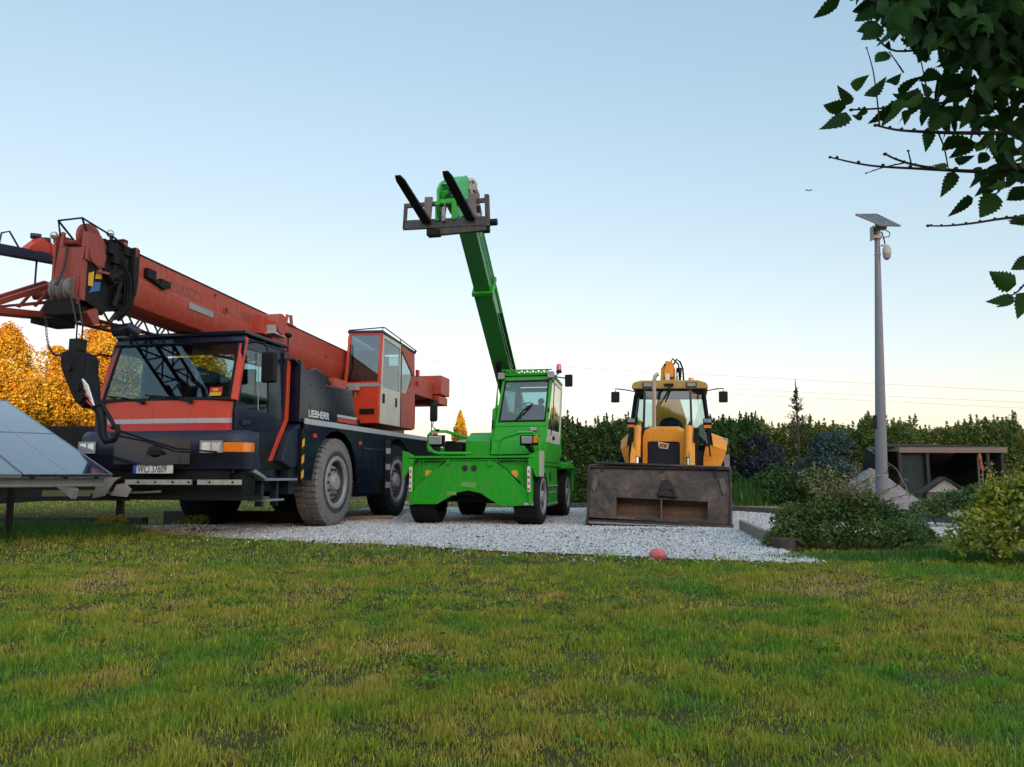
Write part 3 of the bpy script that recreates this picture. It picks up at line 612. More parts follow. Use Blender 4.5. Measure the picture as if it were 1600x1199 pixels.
for x in (-.60, -.82):
    jt.bar((x, -2.15, 2.60), (x, -1.15, 3.12), .05, .06).bar((x, -2.15, 2.58), (x, -.7, 2.76), .05, .07).bar((x, -1.75, 2.70), (x, -1.1, 2.9), .03).bar((x, -1.5, 2.75), (x, -1.3, 3.0), .03).bar((x, -1.15, 3.12), (x, -.85, 3.04), .05).bar((x, -1.2, 2.72), (x, -1.0, 3.04), .035)
jt.cyl((-.85, -2.12, 2.60), (-.57, -2.12, 2.60), .07).cyl((-.85, -1.25, 2.95), (-.57, -1.25, 2.95), .06)
jt.build('jib_tip', HEADRED, jl, .004)
M().box(-.84, -.58, -1.3, -.9, 2.6, 2.74).cyl((-.7, -1.1, 2.9), (-.6, -1.0, 3.0), .05).build('jib_bracket', BLACK, jl)
ub = M().bar((-.72, -2.6, 3.22), (-.66, -.95, 3.42), .12, .11); ub.bar((-.66, -1.2, 3.44), (-.5, -.9, 3.3), .14, .16).tube([(-.70, -1.42, 2.85), (-.70, -1.42, 3.35)], .012)
ub.cyl((-.75, -1.48, 3.60), (-.66, -1.42, 3.60), .035).cyl((-.7, -1.36, 3.58), (-.62, -1.33, 3.58), .035).tube([(-.72, -1.62, 3.36), (-.72, -1.80, 3.55), (-.72, -1.90, 3.50), (-.72, -1.92, 3.38)], .012, 6)
ub.build('jib_stay_beam', NAVY2, jl, .006)
M().prism([(-1.65, 3.38), (-1.45, 3.58), (-1.33, 3.56), (-1.25, 3.40)], 'x', -.74, -.62).prism([(-1.33, 3.56), (-.98, 3.42), (-.98, 3.36), (-1.3, 3.4)], 'x', -.72, -.60).build('stay_bracket', ORANGE, jl, .01)

# ---- hook block hanging from the ropes, strapped back to the bumper
HB = empty('hook_block', CR.matrix_basis @ Vector((.27, -1.80, 2.25)), -R(11.8))
tag(HB, 'black hook block hanging on two ropes in front of the crane windscreen', 'hook block')
e = M().box(-.06, .07, -.06, .06, -.10, .03).cyl((-.02, 0, 0), (-.02, 0, .2), .008).cyl((.05, 0, 0), (.05, 0, .2), .008); e.build('swivel', BLACK, HB, .01)
def hbp(u, v, y): # profile in the tilted block plane
    return (u, y, v)
prof = [(-.13, -.12), (.03, -.09), (.17, -.14), (.215, -.19), (.215, -.36), (.255, -.46), (.27, -.64), (.20, -.73), (.10, -.66), (.0, -.5), (-.12, -.28)]
M().prism([(u*.94, v) for u, v in prof], 'y', -.09, .09).prism([(u*.84+.01, v*.9-.03) for u, v in prof], 'y', -.12, .12).build('block_body', GREASE, HB, .015)
for x_, z_ in ((.02, -.30), (.14, -.52)): M().cyl((x_, -.135, z_), (x_, .135, z_), .035).build('block_pin', BLACK, HB)
hk = [(.22, -.64), (.34, -.76), (.37, -.88), (.38, -1.0), (.43, -1.07), (.52, -1.06), (.57, -.98), (.55, -.90)]
M().tube([(u, 0, v) for u, v in hk], .055, 12, .025).cyl((.20, 0, -.60), (.32, 0, -.72), .06).build('hook', BLACK, HB)
M().tube([(.30, 0, -.62), (.44, .0, -.80), (.52, 0, -.92)], .022, 8).build('safety_latch', BLACK, HB)
M().slab([(.21, -.125, -.42), (.28, -.125, -.49), (.35, -.10, -.70), (.28, -.10, -.62)], .02).build('striped_plate', WHITE, HB)
q = M()
for k in range(3):
    z = -.50-.07*k; q.slab([(.22+.02*k, -.128+.006*k, z), (.29+.02*k, -.128+.006*k, z-.05), (.295+.02*k, -.127+.006*k, z-.08), (.225+.02*k, -.127+.006*k, z-.03)], .003)
q.build('red_stripe', DEEPRED, HB)
st = M().tube([(.47, .0, -.93), (.60, .35, -1.03), (.62, .9, -1.12), (.68, 1.62, -1.14)], .012, 6).tube([(.47, .02, -1.0), (.60, .4, -1.06), (.60, .9, -1.15), (.62, 1.62, -1.17)], .010, 6)
st.build('tie_strap', BLACK, HB)
ch = M(); pts = []
A = Vector((-.52, .1, .34)); B = Vector((-.07, .0, -.06)); Cc = Vector((-.42, .03, -.32))
for k in range(27):
    t = k/26; pts.append(A*(1-t)**2*1.0+Cc*2*t*(1-t)+B*t*t)
for k in range(26):
    p, q_ = pts[k], pts[k+1]; d = (q_-p); c = (p+q_)/2; d.normalize()
    n1 = Vector((0, 1, 0)) if k % 2 else d.cross(Vector((0, 1, 0))).normalized()
    ring = [c+d*.022*math.cos(t)+n1*.012*math.sin(t) for t in np.linspace(0, 2*math.pi, 9)]
    ch.tube(ring, .0045, 5)
ch.build('chain', ROPE, HB)
# ================================================================== GREEN ROTATING TELEHANDLER
GH = empty('telehandler', (-.854, 12.616, 0), -R(12.5))
tag(GH, 'bright green telehandler with its boom raised and black pallet forks', 'telehandler')
def poly_y(mb, pts, y0, y1): mb.prism(pts, 'y', y0, y1)
def hose(parent, pts, r=.012): return M().tube(pts, r, 6).build('hose', BLACK, parent)
for dx in (0, .03, .06): hose(GH, [(.16+dx, 3.9, 2.1), (.20+dx, 3.4, 2.75), (.19+dx, 2.6, 3.35), (.185+dx, 1.9, 3.9)], .011)
for dx in (0, .04): hose(GH, [(-.1+dx, -.75, 5.2), (-.14+dx, -.95, 5.05), (-.1+dx, -.93, 4.85)], .010)
hose(GH, [(.05, .2, 5.2), (.0, -.2, 5.0), (-.06, -.6, 4.95)], .012)
# front stabiliser plate: recessed back sheet + raised main sheet
bk = M()
poly_y(bk, [(-.84, 1.10), (-.86, .42), (-.40, .42), (-.05, .60), (.35, .60), (.72, .42), (1.2, .42), (1.2, 1.10)], .05, .09)
bk.build('blade_back', GREEN, GH, .004)
mp_ = M()
poly_y(mp_, [(-.26, 1.10), (.60, 1.10), (1.02, .66), (1.14, .56), (1.14, .34), (.70, .33), (.50, .44), (.36, .53), (.15, .575), (-.04, .54), (-.18, .46), (-.39, .35), (-.80, .35), (-.80, .56), (-.70, .66)], -.01, .03)
mp_.build('stabiliser_plate', GREEN, GH, .008)
q = M()
for s_, x in ((-1, -.82), (1, 1.18)):
    q.box(x-.03, x+.03, -.05, .12, .36, 1.06); q.box(x-s_*.14, x-s_*.12, .0, .09, .64, 1.06)
q.box(-.90, 1.24, -.06, .14, 1.10, 1.135).box(-.84, 1.2, -.03, .05, 1.06, 1.075)
q.build('blade_rib', GREEN, GH, .005)
q = M()
q.slab([(-.97, -.06, 1.22), (-.97, -.06, .79), (-.93, -.06, .78), (-.80, -.04, .99), (-.74, -.02, 1.12), (-.88, -.06, 1.20)], .03)
q.slab([(-.97, -.06, 1.22), (-.97, .20, 1.20), (-.97, .20, .85), (-.97, -.06, .79)], .025); q.build('blade_ear', GREEN, GH, .004)
q = M(); q.slab([(1.33, -.06, 1.21), (1.12, -.04, 1.13), (1.19, -.05, .99), (1.27, -.06, .80), (1.33, -.06, .80)], .03); e = q.build('blade_ear', GREEN, GH, .004)
M().box(1.33, 1.36, -.06, .22, .80, 1.21).build('worn_edge', DUSTGREEN, GH, .003)
for x in (-.84, 1.14):
    p = M().box(x, x+.045, -.075, -.055, .56, .96).build('reflective_strip', WHITE, GH)
    q = M()
    for k in range(4): q.box(x+.005+.01*(k % 2), x+.035, -.079, -.073, .58+.095*k, .62+.095*k)
    q.build('red_mark', DEEPRED, p)
for x in (-.60, .86): M().slab([(x, .04, .90), (x, .04, .78), (x+.05, .04, .74), (x+.10, .04, .82), (x+.10, .04, .90)], .004).build('warning_decal', YELLOW, GH)
M().cyl((-.24, .0, 1.06), (-.62, .02, .74), .018).cyl((.60, .0, 1.06), (1.0, .02, .70), .018).build('stabiliser_ram', BLACK, GH)
M().cyl((.09, -.022, .935), (.09, .0, .935), .048, n=24).cyl((.245, -.022, .935), (.245, .0, .935), .048, n=24).build('blade_hole', INK, GH)
M().box(-.22, -.17, -.04, -.01, .99, 1.07).box(.49, .54, -.04, -.01, .97, 1.06).cyl((-.195, -.05, 1.03), (-.195, -.03, 1.03), .03).cyl((.515, -.05, 1.0), (.515, -.03, 1.0), .03).build('blade_lug', GREEN, GH, .004)
for x_ in (-.93, 1.08): M().box(x_, x_+.135, -.03, .05, .345, .39).build('worn_foot', DUSTGREEN, GH, .004)
q = M()
for x_ in (-.62, -.30, .30, .62, .98):
    for z_ in (1.04, .44 if abs(x_) > .5 else .70): q.cyl((x_, -.022, z_), (x_, -.008, z_), .014, n=6)
q.build('plate_bolt', GREEN, GH)
M().box(-.21, -.05, -.016, -.011, .50, .56).slab([(.02, -.015, .64), (.26, -.015, .62), (.30, -.015, .70), (.05, -.015, .72)], .003).build('scuff_mark', paint('scuff', (.14, .36, .06), .6, .6, (.2, .3, .1)), GH)
# wheels, axles, frame
for sx, xo in ((1, 1.29), (-1, -.90)):
    for yy in (.52, 3.3): make_wheel('wheel', GH, xo, yy, .475, .42, sx, RUBBER, .56, GREY if sx > 0 else BLACK, 26, 8)
M().box(-.55, .95, .40, .64, .38, .60).box(-.55, .95, 3.18, 3.42, .38, .60).box(-.30, .70, .1, 3.8, .50, .95).box(-.2, .6, .9, 3.0, .34, .55).build('chassis', BLACK, GH, .01)
M().box(-.85, 1.25, .15, 3.7, .98, 1.06).build('fender_deck', GREEN, GH, .01)
tk = M().prism([(1.08, .30), (1.08, .9), (1.15, 1.04), (1.42, 1.05), (1.50, .98), (2.35, .98), (2.42, .9), (2.42, .30), (2.3, .27), (1.2, .27)], 'x', .80, 1.22)
tk = tk.build('side_tank', GREEN, GH, .02)
M().box(1.222, 1.232, 1.4, 2.2, .5, .53).box(1.222, 1.25, 1.35, 2.3, .62, .65).box(1.222, 1.25, 1.35, 2.3, .30, .33).build('step_rung', GREY, tk, .004)
M().cyl((1.215, 1.6, .8), (1.228, 1.6, .8), .09, n=22).build('tank_recess', INK, tk)
M().box(1.15, 1.36, 2.7, 3.9, .96, .99).box(1.28, 1.33, 3.8, 3.9, .5, 1.05).build('rear_mudguard', GREEN, GH, .004)
M().box(-.88, 1.26, 3.95, 4.05, .38, 1.1).build('rear_blade', GREEN, GH, .01)
# slewing superstructure
M().lathe([(1.05, .5), (1.16, .5), (1.16, .001)], (.2, 2.2, 0), 'z', 30).build('slewing_ring', BLACK, GH)
up = M().prism([(.85, 1.14), (.85, 1.42), (1.2, 1.58), (2.2, 1.62), (3.2, 1.50), (4.0, 1.4), (4.0, 1.14)], 'x', -.15, .30)
up.box(-.55, .36, 1.2, 4.0, 1.13, 1.2).prism([(1.3, 1.15), (1.3, 1.32), (2.5, 1.52), (3.9, 1.45), (3.9, 1.15)], 'x', -.75, -.22)
up.prism([(3.2, 1.3), (3.4, 2.2), (4.0, 2.35), (4.5, 2.2), (4.4, 1.3)], 'x', -.30, -.22).prism([(3.2, 1.3), (3.4, 2.2), (4.0, 2.35), (4.5, 2.2), (4.4, 1.3)], 'x', .22, .30)
up.build('superstructure', GREEN, GH, .015)
M().box(-.52, -.2, .8, 1.1, 1.14, 1.40).box(-.50, -.36, .8, 1.0, 1.40, 1.42).build('battery_box', BLACK, GH, .008)
# cab
F0 = [(.31, .80, 1.18), (1.27, .80, 1.18), (1.38, 1.0, 2.55), (.49, 1.0, 2.55)]
# lower front panel + windscreen surround as one green shell
def lerpq(z):  # left/right edge of the cab front at height z
    t = (z-1.18)/(2.55-1.18); return (.31+.18*t, 1.27+.11*t, .80+.20*t)
def frontq(z0, z1, ins=0): 
    a, b, c = lerpq(z0); d, e_, f_ = lerpq(z1); return [(a+ins, c, z0), (b-ins, c, z0), (e_-ins, f_, z1), (d+ins, f_, z1)]
sh = M().slab(frontq(1.18, 1.66), .05).ring(frontq(1.66, 2.55), frontq(1.75, 2.47, .055), .05)
sh.build('cab_front', GREEN, GH, .01)
M().ring(frontq(1.735, 2.485, .045), frontq(1.775, 2.45, .075), .02).build('windscreen_seal', BLACK, GH)
M().slab([(a, b+.012, c) for a, b, c in frontq(1.745, 2.475, .05)], .006).build('windscreen', GLASS, GH)
# right side: door with curved glass
def side(x0, x1, ys, z0, z1): pass
od = [(1.27, .82, 1.12), (1.27, 2.40, 1.12), (1.34, 2.40, 2.50), (1.38, 1.02, 2.53)]
idr = [(1.288, .92, 1.62), (1.29, 2.30, 1.62), (1.338, 2.30, 2.42), (1.372, 1.08, 2.45)]
dr = M().ring(od, idr, .04).build('cab_door', CREAM, GH, .006)
M().slab([(1.277, .90, 1.58), (1.28, 2.33, 1.58), (1.33, 2.33, 2.44), (1.365, 1.05, 2.47)], .006).build('door_window', glass('door_glass', (.8, .85, .75), .45), dr)
M().box(1.27, 1.30, 1.5, 1.7, 1.45, 1.52).box(1.28, 1.31, .90, .97, 1.66, 1.74).box(1.31, 1.34, .98, 1.05, 2.3, 2.38).box(1.30, 1.33, .9, .98, 1.9, 1.98).build('hinge', BLACK, dr, .004)
M().slab([(1.272, .82, 1.05), (1.272, 2.40, 1.05), (1.29, 2.40, 1.40), (1.29, .82, 1.40)], .02).build('door_lower', GREEN, dr, .01)
M().box(.34, .38, 2.30, 2.40, 1.15, 2.5).box(1.24, 1.30, 2.36, 2.42, 1.15, 2.48).box(.34, 1.28, 2.36, 2.42, 1.15, 1.6).box(.40, 1.32, 2.34, 2.42, 2.42, 2.5).build('rear_frame', GREEN, GH, .01)
M().slab([(.31, .84, 1.18), (.40, .98, 2.5), (.40, 2.4, 2.5), (.34, 2.4, 1.18)][0:2]+[(.38, 1.0, 1.6), (.36, .84, 1.18)], .01).box(.32, .36, .84, 2.4, 1.15, 1.62).build('left_panel', GREEN, GH)
M().slab([(.36, 2.34, 1.62), (.40, .90, 1.62), (.50, 1.04, 2.45), (.42, 2.34, 2.45)], .006).slab([(.40, 2.39, 1.6), (1.24, 2.39, 1.6), (1.30, 2.39, 2.42), (.42, 2.39, 2.42)], .006).build('rear_window', GLASS, GH)
rf = M().slab([(.47, .98, 2.56), (1.39, .98, 2.56), (1.34, 2.42, 2.52), (.42, 2.42, 2.52)], -.05).build('cab_roof', GREEN, GH, .012)
q = M()
for k in range(8): x = .56+.10*k; q.tube([(x, .95, 2.56), (x+.015, .93, 2.64), (x, 1.05, 2.67), (x-.03, 2.35, 2.62)], .014, 6)
q.tube([(.47, .97, 2.66), (1.37, .97, 2.655)], .013, 6).build('roof_guard', GREEN, rf)
for x_ in (.42, 1.30): M().box(x_, x_+.115, .90, 1.0, 2.50, 2.615).build('work_lamp', GREY, rf, .01)
bz = M().cyl((1.46, 1.2, 2.62), (1.46, 1.2, 2.67), .055, .045, 14).cyl((1.34, 1.2, 2.52), (1.46, 1.2, 2.62), .012).build('beacon', BLACK, GH)
M().cyl((1.46, 1.2, 2.67), (1.46, 1.2, 2.76), .046, .042, 18).sphere((1.46, 1.2, 2.76), .042, 14, (1, 1, .6)).build('beacon_lens', REDLENS, bz)
mr = M().box(1.56, 1.70, 1.2, 1.24, 2.37, 2.59).build('side_mirror', BLACK, GH, .02)
M().tube([(1.36, 1.0, 2.42), (1.42, 1.1, 2.54), (1.60, 1.22, 2.52)], .012).build('mirror_arm', BLACK, mr)
M().tube([(1.36, 1.02, 2.5), (1.42, .95, 2.4), (1.40, .9, 1.9), (1.36, .9, 1.5)], .008).build('door_cable', BLACK, GH)
# interior
M().box(.62, 1.06, 1.9, 2.25, 1.3, 1.75).box(.66, 1.02, 2.1, 2.25, 1.7, 2.15).box(.45, .60, 1.0, 1.8, 1.2, 1.95).box(1.12, 1.22, 1.0, 1.8, 1.2, 1.85).build('driver_seat', SEAT, GH, .03)
M().prism([(1.05, 1.2), (.90, 1.78), (1.0, 1.82), (1.25, 1.25)], 'x', .45, 1.25).build('dashboard', SEAT, GH, .02)
sw = M().tube([(.88+.15*math.cos(t), 1.25+.06*math.sin(t), 2.0+.11*math.sin(t)) for t in np.linspace(0, 2*math.pi, 25)], .012, 6)
sw.bar((.88, 1.25, 2.0), (.84, 1.0, 1.72), .04).bar((.74, 1.25, 1.99), (1.02, 1.25, 1.99), .025).sphere((1.12, 1.3, 2.13), .06, 10).bar((1.0, 1.25, 2.02), (1.12, 1.3, 2.10), .02); sw.build('steering_wheel', BLACK, GH)
M().tube([(.74, .865, 1.76), (.86, .90, 1.93), (1.03, .925, 2.05)], .010).bar((.80, .87, 1.80), (1.02, .918, 2.03), .012, .02).build('wiper', BLACK, GH)
M().box(1.02, 1.12, .795, .80+.07, 1.585, 1.64).build('maker_badge', DIRTYWHITE, GH)
# head light guards
gl = M().tube([(-.63, .35, 1.22), (-.66, .35, 1.30), (-.66, .35, 1.50), (-.60, .35, 1.56), (-.35, .38, 1.56), (-.10, .7, 1.47)], .028, 8).tube([(-.66, .35, 1.32), (-.58, .35, 1.22), (-.48, .36, 1.19), (.05, .5, 1.19)], .028, 8)
gl.build('light_guard', GREEN, GH)
gr = M().tube([(.60, .30, 1.16), (.60, .30, 1.38), (.66, .30, 1.44), (.95, .28, 1.52), (1.16, .28, 1.52), (1.26, .30, 1.42), (1.27, .30, 1.16)], .026, 8).box(.50, .64, .28, .32, 1.37, 1.40); gr.build('light_guard', GREEN, GH)
M().slab([(-.60, .30, 1.55), (-.36, .33, 1.55), (-.36, .44, 1.57), (-.60, .44, 1.57)], .02).slab([(.92, .26, 1.545), (1.16, .26, 1.545), (1.16, .34, 1.55), (.92, .34, 1.55)], .02).build('guard_plate', DUSTGREEN, GH, .003)
M().box(-.64, -.42, .30, .36, 1.34, 1.48).build('headlight', LENS, GH, .012); M().box(.97, 1.15, .27, .33, 1.34, 1.46).build('headlight', LENS, GH, .012)
M().box(1.17, 1.24, .27, .32, 1.35, 1.46).build('indicator', AMBER, GH, .008)
M().box(-.68, -.38, .37, .42, 1.30, 1.50).build('light_bracket', BLACK, GH, .01); M().box(.93, 1.26, .34, .40, 1.31, 1.48).bar((1.05, .38, 1.33), (1.05, .8, 1.25), .08).build('light_bracket', BLACK, GH, .01)
q = M().box(-.645, -.505, .33, .39, 1.73, 2.03).build('side_mirror', BLACK, GH, .05)
M().tube([(-.58, .36, 2.16), (-.58, .36, 1.72), (-.60, .36, 1.66), (-.55, .36, 1.60), (-.48, .36, 1.57)], .009).cyl((-.50, .36, 1.55), (-.50, .36, 1.60), .035).build('mirror_arm', BLACK, q)
# boom
def bp_(t): return Vector((0, 4.3-2.52*.0-t*.79, 2.2+t*.61))
A0, A1, A2 = Vector((0, 4.35, 2.17)), Vector((0, 1.55, 4.335)), Vector((0, .05, 5.49))
upv = Vector((0, .61, .79))
M().bar(A0, A1, .36, .44, upv).build('outer_boom', GREEN2, GH, .02)
M().bar(A1-(A1-A0)*.05, A2, .315, .37, upv).build('inner_boom', GREEN2, GH, .015)
M().bar(A1-(A1-A0).normalized()*.03, A1+(A1-A0).normalized()*.05, .40, .48, upv).bar((.19, 4.1, 2.42), (.19, .6, 5.13), .02, .03).bar((.19, 4.1, 2.52), (.19, .6, 5.23), .02, .02).build('boom_collar', GREEN, GH, .005)
M().box(-.10, .22, 2.55, 3.6, 1.55, 1.9).cyl((0, 3.9, 1.7), (0, 2.7, 3.05), .07).build('lift_ram', BLACK, GH)
M().bar((.17, .45, 5.30), (.17, -.1, 5.72), .06, .34, upv).tube([(.2, .3, 5.25), (.26, .15, 5.6), (.22, -.1, 5.78), (.12, -.2, 5.7)], .02).tube([(.2, .5, 5.0), (.25, .35, 5.35), (.23, .05, 5.7)], .018).box(.19, .24, -.05, .12, 5.62, 5.80).build('boom_end_valves', GREY, GH, .01)
# boom head (goose neck) and fork carriage
hd = M().prism([(.12, 5.42), (-.02, 5.78), (-.30, 5.78), (-.72, 5.52), (-.86, 5.36), (-.84, 4.98), (-.70, 4.90), (-.50, 5.02), (-.40, 5.28), (-.1, 5.2)], 'x', -.17, -.13)
hd.prism([(.12, 5.42), (-.02, 5.78), (-.30, 5.78), (-.72, 5.52), (-.86, 5.36), (-.84, 4.98), (-.70, 4.90), (-.50, 5.02), (-.40, 5.28), (-.1, 5.2)], 'x', .13, .17)
hd.slab([(-.13, -.02, 5.775), (.13, -.02, 5.775), (.13, -.30, 5.775), (-.13, -.30, 5.775)], -.02).slab([(-.13, -.30, 5.77), (.13, -.30, 5.77), (.13, -.74, 5.49), (-.13, -.74, 5.49)], -.02).slab([(-.13, -.35, 5.3), (.13, -.35, 5.3), (.13, .1, 5.4), (-.13, .1, 5.4)], .02)
hd.build('boom_head', GREEN3, GH, .008)
M().cyl((-.08, -.5, 5.44), (-.08, -.82, 5.28), .055, n=20).cyl((-.16, -.78, 5.18), (.16, -.78, 5.18), .04).box(-.20, .20, -.90, -.74, 5.10, 5.15).box(-.17, -.10, -.92, -.8, 4.82, 5.14).box(.10, .17, -.92, -.8, 4.82, 5.14).build('quick_coupler', GREEN, GH, .006)
M().cyl((-.03, -.93, 4.86), (-.03, -.93, 5.02), .03).box(-.05, 0, -.95, -.90, 4.80, 4.9).tube([(-.08, -.93, 5.08), (-.04, -.95, 5.11), (.0, -.93, 5.08), (-.03, -.93, 5.0)], .008).build('coupler_pin', GREY, GH)
FC = M().bar((-.70, -.86, 5.12), (.68, -.86, 5.11), .05, .07).bar((-.72, -.86, 4.80), (.68, -.86, 4.77), .06, .15).bar((-.70, -.86, 4.74), (-.68, -.86, 5.15), .05, .06).bar((.68, -.86, 4.68), (.66, -.86, 5.20), .07, .07).bar((-.15, -.84, 4.66), (.66, -.84, 4.68), .08, .12)
FC = FC.build('fork_carriage', paint('carriage_grey', (.035, .04, .035), .55, .6, (.16, .13, .10)), GH, .006)
for xs, xt in ((-.30, -.42), (.42, .31)):
    sh = M().bar((xs, -.93, 4.80), (xs+.03, -.93, 5.21), .13, .05, (0, 1, 0)).build('fork_shank', paint('shank_grey', (.13, .115, .115), .6, .6, (.2, .15, .12)), FC, .012)
    P0 = Vector((xs, -.93, 4.80)); P1 = Vector((xt, -1.92, 5.19)); d = P1-P0
    f = M(); n = 10; side_ = Vector((1, 0, 0)); nrm = d.normalized().cross(side_).normalized()
    vs = []
    for k in range(n+1):
        t = k/n; c = P0+d*t; w = .068*(1 if t < .93 else (.95, .62)[int(t > .97)]); th = .028*(1-.6*t)
        vs += [c-side_*w-nrm*th, c+side_*w-nrm*th, c+side_*w+nrm*th, c-side_*w+nrm*th]
    fs = [(4*k+i, 4*k+(i+1) % 4, 4*k+4+(i+1) % 4, 4*k+4+i) for k in range(n) for i in range(4)]+[(3, 2, 1, 0), (4*n, 4*n+1, 4*n+2, 4*n+3)]
    f.add(vs, fs); f.build('fork_blade', BLACK, FC, ang=50)
M().box(-.30, -.10, -.95, -.8, 4.58, 4.68).build('carriage_foot', BLACK, FC, .006); M().cyl((.66, -.82, 4.76), (.82, -.82, 4.76), .055, n=18).build('carriage_ram', BLACK, FC, .006); M().cyl((.60, -.82, 4.64), (.70, -.82, 4.64), .05).build('carriage_roller', BLACK, FC, .006); M().box(.50, .56, -.9, -.84, 4.92, 5.02).build('fork_latch', BLACK, FC, .006)

# ================================================================== BACKHOE LOADER
BH = empty('backhoe_loader', (2.33, 12.3, 0), 0); BH.rotation_euler = (0, R(1.2), -R(13.5))
tag(BH, 'yellow backhoe loader with a wide rusty front bucket on the gravel', 'backhoe loader')
bu = M()
# bucket: front clam plate with window, curved sides, back shell
X0, X1 = -1.13, 1.07
def tiltz(x): return -x*.022
def by(z): return .02+.14*(z/.95)**1.6
for (xa, xb, za, zb) in ((X0, -.69, .10, .93), (.74, X1, .10, .93), (-.69, .74, .44, .93), (-.69, .74, .10, .145)):
    n = 5
    for k in range(n):
        z0, z1 = za+(zb-za)*k/n, za+(zb-za)*(k+1)/n
        bu.slab([(xa, by(z0), z0+tiltz(xa)), (xb, by(z0), z0+tiltz(xb)), (xb, by(z1), z1+tiltz(xb)), (xa, by(z1), z1+tiltz(xa))], .02)
bu.build('bucket_front', STEELB, BH)
q = M()
for z0, z1, y0, y1 in ((.12, .20, .12, .30), (.20, .33, .30, .34), (.33, .45, .34, .30)):
    q.slab([(-.70, y0+.02, z0+tiltz(-.7)), (.75, y0+.02, z0+tiltz(.75)), (.75, y1+.02, z1+tiltz(.75)), (-.70, y1+.02, z1+tiltz(-.7))], .02)
q.box(-.71, -.69, .05, .4, .12, .46).box(.74, .76, .05, .4, .08, .45).box(.015, .035, .04, .35, .12, .45)
q.build('bucket_recess', paint('rust_floor', (.13, .075, .045), .7, .8, (.22, .15, .10), scale=5, bump=.5), BH)
sp = [(-.02, .02), (-.06, .10), (.0, .30), (.05, .62), (.12, .95), (.30, .98), (.60, .80), (.72, .45), (.60, .12), (.30, .0)]
for x in (X0-.03, X1): M().prism(sp, 'x', x, x+.035).build('bucket_side', STEELD, BH, .006)
q = M()
for (y0, z0), (y1, z1) in (((.12, .95), (.40, .96)), ((.40, .96), (.62, .75)), ((.62, .75), (.70, .45)), ((.70, .45), (.58, .12)), ((.58, .12), (.25, .02))): q.slab([(X0, y0, z0), (X0, y1, z1), (X1, y1, z1), (X1, y0, z0)], .02)
q.build('bucket_shell', STEELD, BH)
q = M().prism([(-.06, .02), (-.05, .085), (.06, .10), (.3, .04), (.3, -.02), (.05, -.05)], 'x', X0-.04, X1+.05); q.build('cutting_edge', STEELD, BH, .004)
q = M().tube([(-1.0, .10, 1.0), (.9, .10, .96)], .026, 8).bar((-.93, .12, .86), (-.93, .12, 1.05), .02, .06).bar((.03, .10, .86), (.03, .10, 1.04), .02, .06).bar((.86, .12, .80), (.86, .12, .98), .02, .06)
q.box(X0, X1, .10, .16, .925, .955); q.build('bucket_top_bar', STEELD, BH, .004)
q = M().cyl((.10, .03, .66), (.10, .18, .66), .10, n=22).box(-.02, .0, -.03, .14, .50, .62).box(.20, .22, -.03, .14, .50, .62).prism([(-.05, .50), (.28, .48), (.24, .57), (.0, .58)], 'y', -.02, .10); q.build('clam_hinge', STEELD, BH, .008)
q = M()
for x, s_ in ((-1.05, 1), (.99, -1)): q.prism([(x, .52), (x+s_*.05, .62), (x+s_*.08, .78), (x, .80), (x-s_*.04, .62)], 'y', .04, .10)
q.build('clam_ram_guard', paint('guard', (.13, .115, .10), .6, .7, (.05, .04, .035)), BH, .006)
# loader arms and rams
for x in (-.50, .50):
    M().prism([(.45, .42), (.60, .36), (1.15, .95), (1.9, 1.55), (2.5, 1.62), (2.5, 1.74), (1.75, 1.72), (1.0, 1.18), (.45, .60)], 'x', x-.045, x+.045).build('loader_arm', CATY, BH, .01)
    s_ = -1 if x < 0 else 1; xr = .44*s_ - (.0 if s_ > 0 else 0)
    M().cyl((xr, 1.12, 1.12), (xr+.0*s_-(.0), 1.3, 1.68), .062, n=18).build('arm_ram', CATY, BH)
    M().cyl((xr, 1.08, .98), (xr, 1.13, 1.16), .035).build('ram_rod', CHROME, BH)
    M().box(x+s_*.02, x+s_*.10, 1.3, 1.5, .9, 1.66).build('arm_hose_plate', BLACK, BH, .006)
M().prism([(.52, .50), (1.12, 1.04), (1.12, 1.10), (.52, .57)], 'x', -.452, -.448).build('arm_scrape', STEELB, BH)
for x_ in (-.40, .56): M().tube([(x_, 1.2, 1.0), (x_, 1.35, 1.35), (x_, 1.5, 1.62), (x_, 1.9, 1.60)], .014, 6).build('hose', BLACK, BH)
M().bar((X0+.02, -.055, .05), (X1+.0, -.055, .025), .006, .03).build('worn_lip', paint('bright_steel', (.42, .40, .37), .35, .6, (.2, .14, .1), metal=.7), BH)
# chassis, hood, grille
M().box(-.35, .35, 1.45, 4.6, .5, 1.0).box(-.8, .8, 1.8, 2.0, .38, .6).box(-.7, .7, 2.9, 4.3, .6, 1.3).build('chassis', BLACK, BH, .01)
hs = M(); ring_ = []
sec = [(-.375, 1.0), (-.375, 1.50), (-.34, 1.60), (-.24, 1.65), (.24, 1.65), (.34, 1.60), (.375, 1.50), (.375, 1.0)]
stn = [(1.50, 0, .97), (1.54, .015, 1.0), (2.0, .06, 1.0), (2.78, .12, 1.0)]
vs = [(x*s_, y, z+(dz if z > 1.2 else 0)) for y, dz, s_ in stn for x, z in sec]; m_ = len(sec)
hs.add(vs, [(j*m_+i, j*m_+i+1, (j+1)*m_+i+1, (j+1)*m_+i) for j in range(3) for i in range(m_-1)])
inn = [(-.285, 1.0), (-.285, 1.39), (-.27, 1.415), (-.2, 1.425), (.2, 1.425), (.27, 1.415), (.285, 1.39), (.285, 1.0)]
o = len(hs.v); hs.v += [(x*.97, 1.50, z) for x, z in sec]+[(x, 1.50, z) for x, z in inn]+[(x, 1.56, z) for x, z in inn]
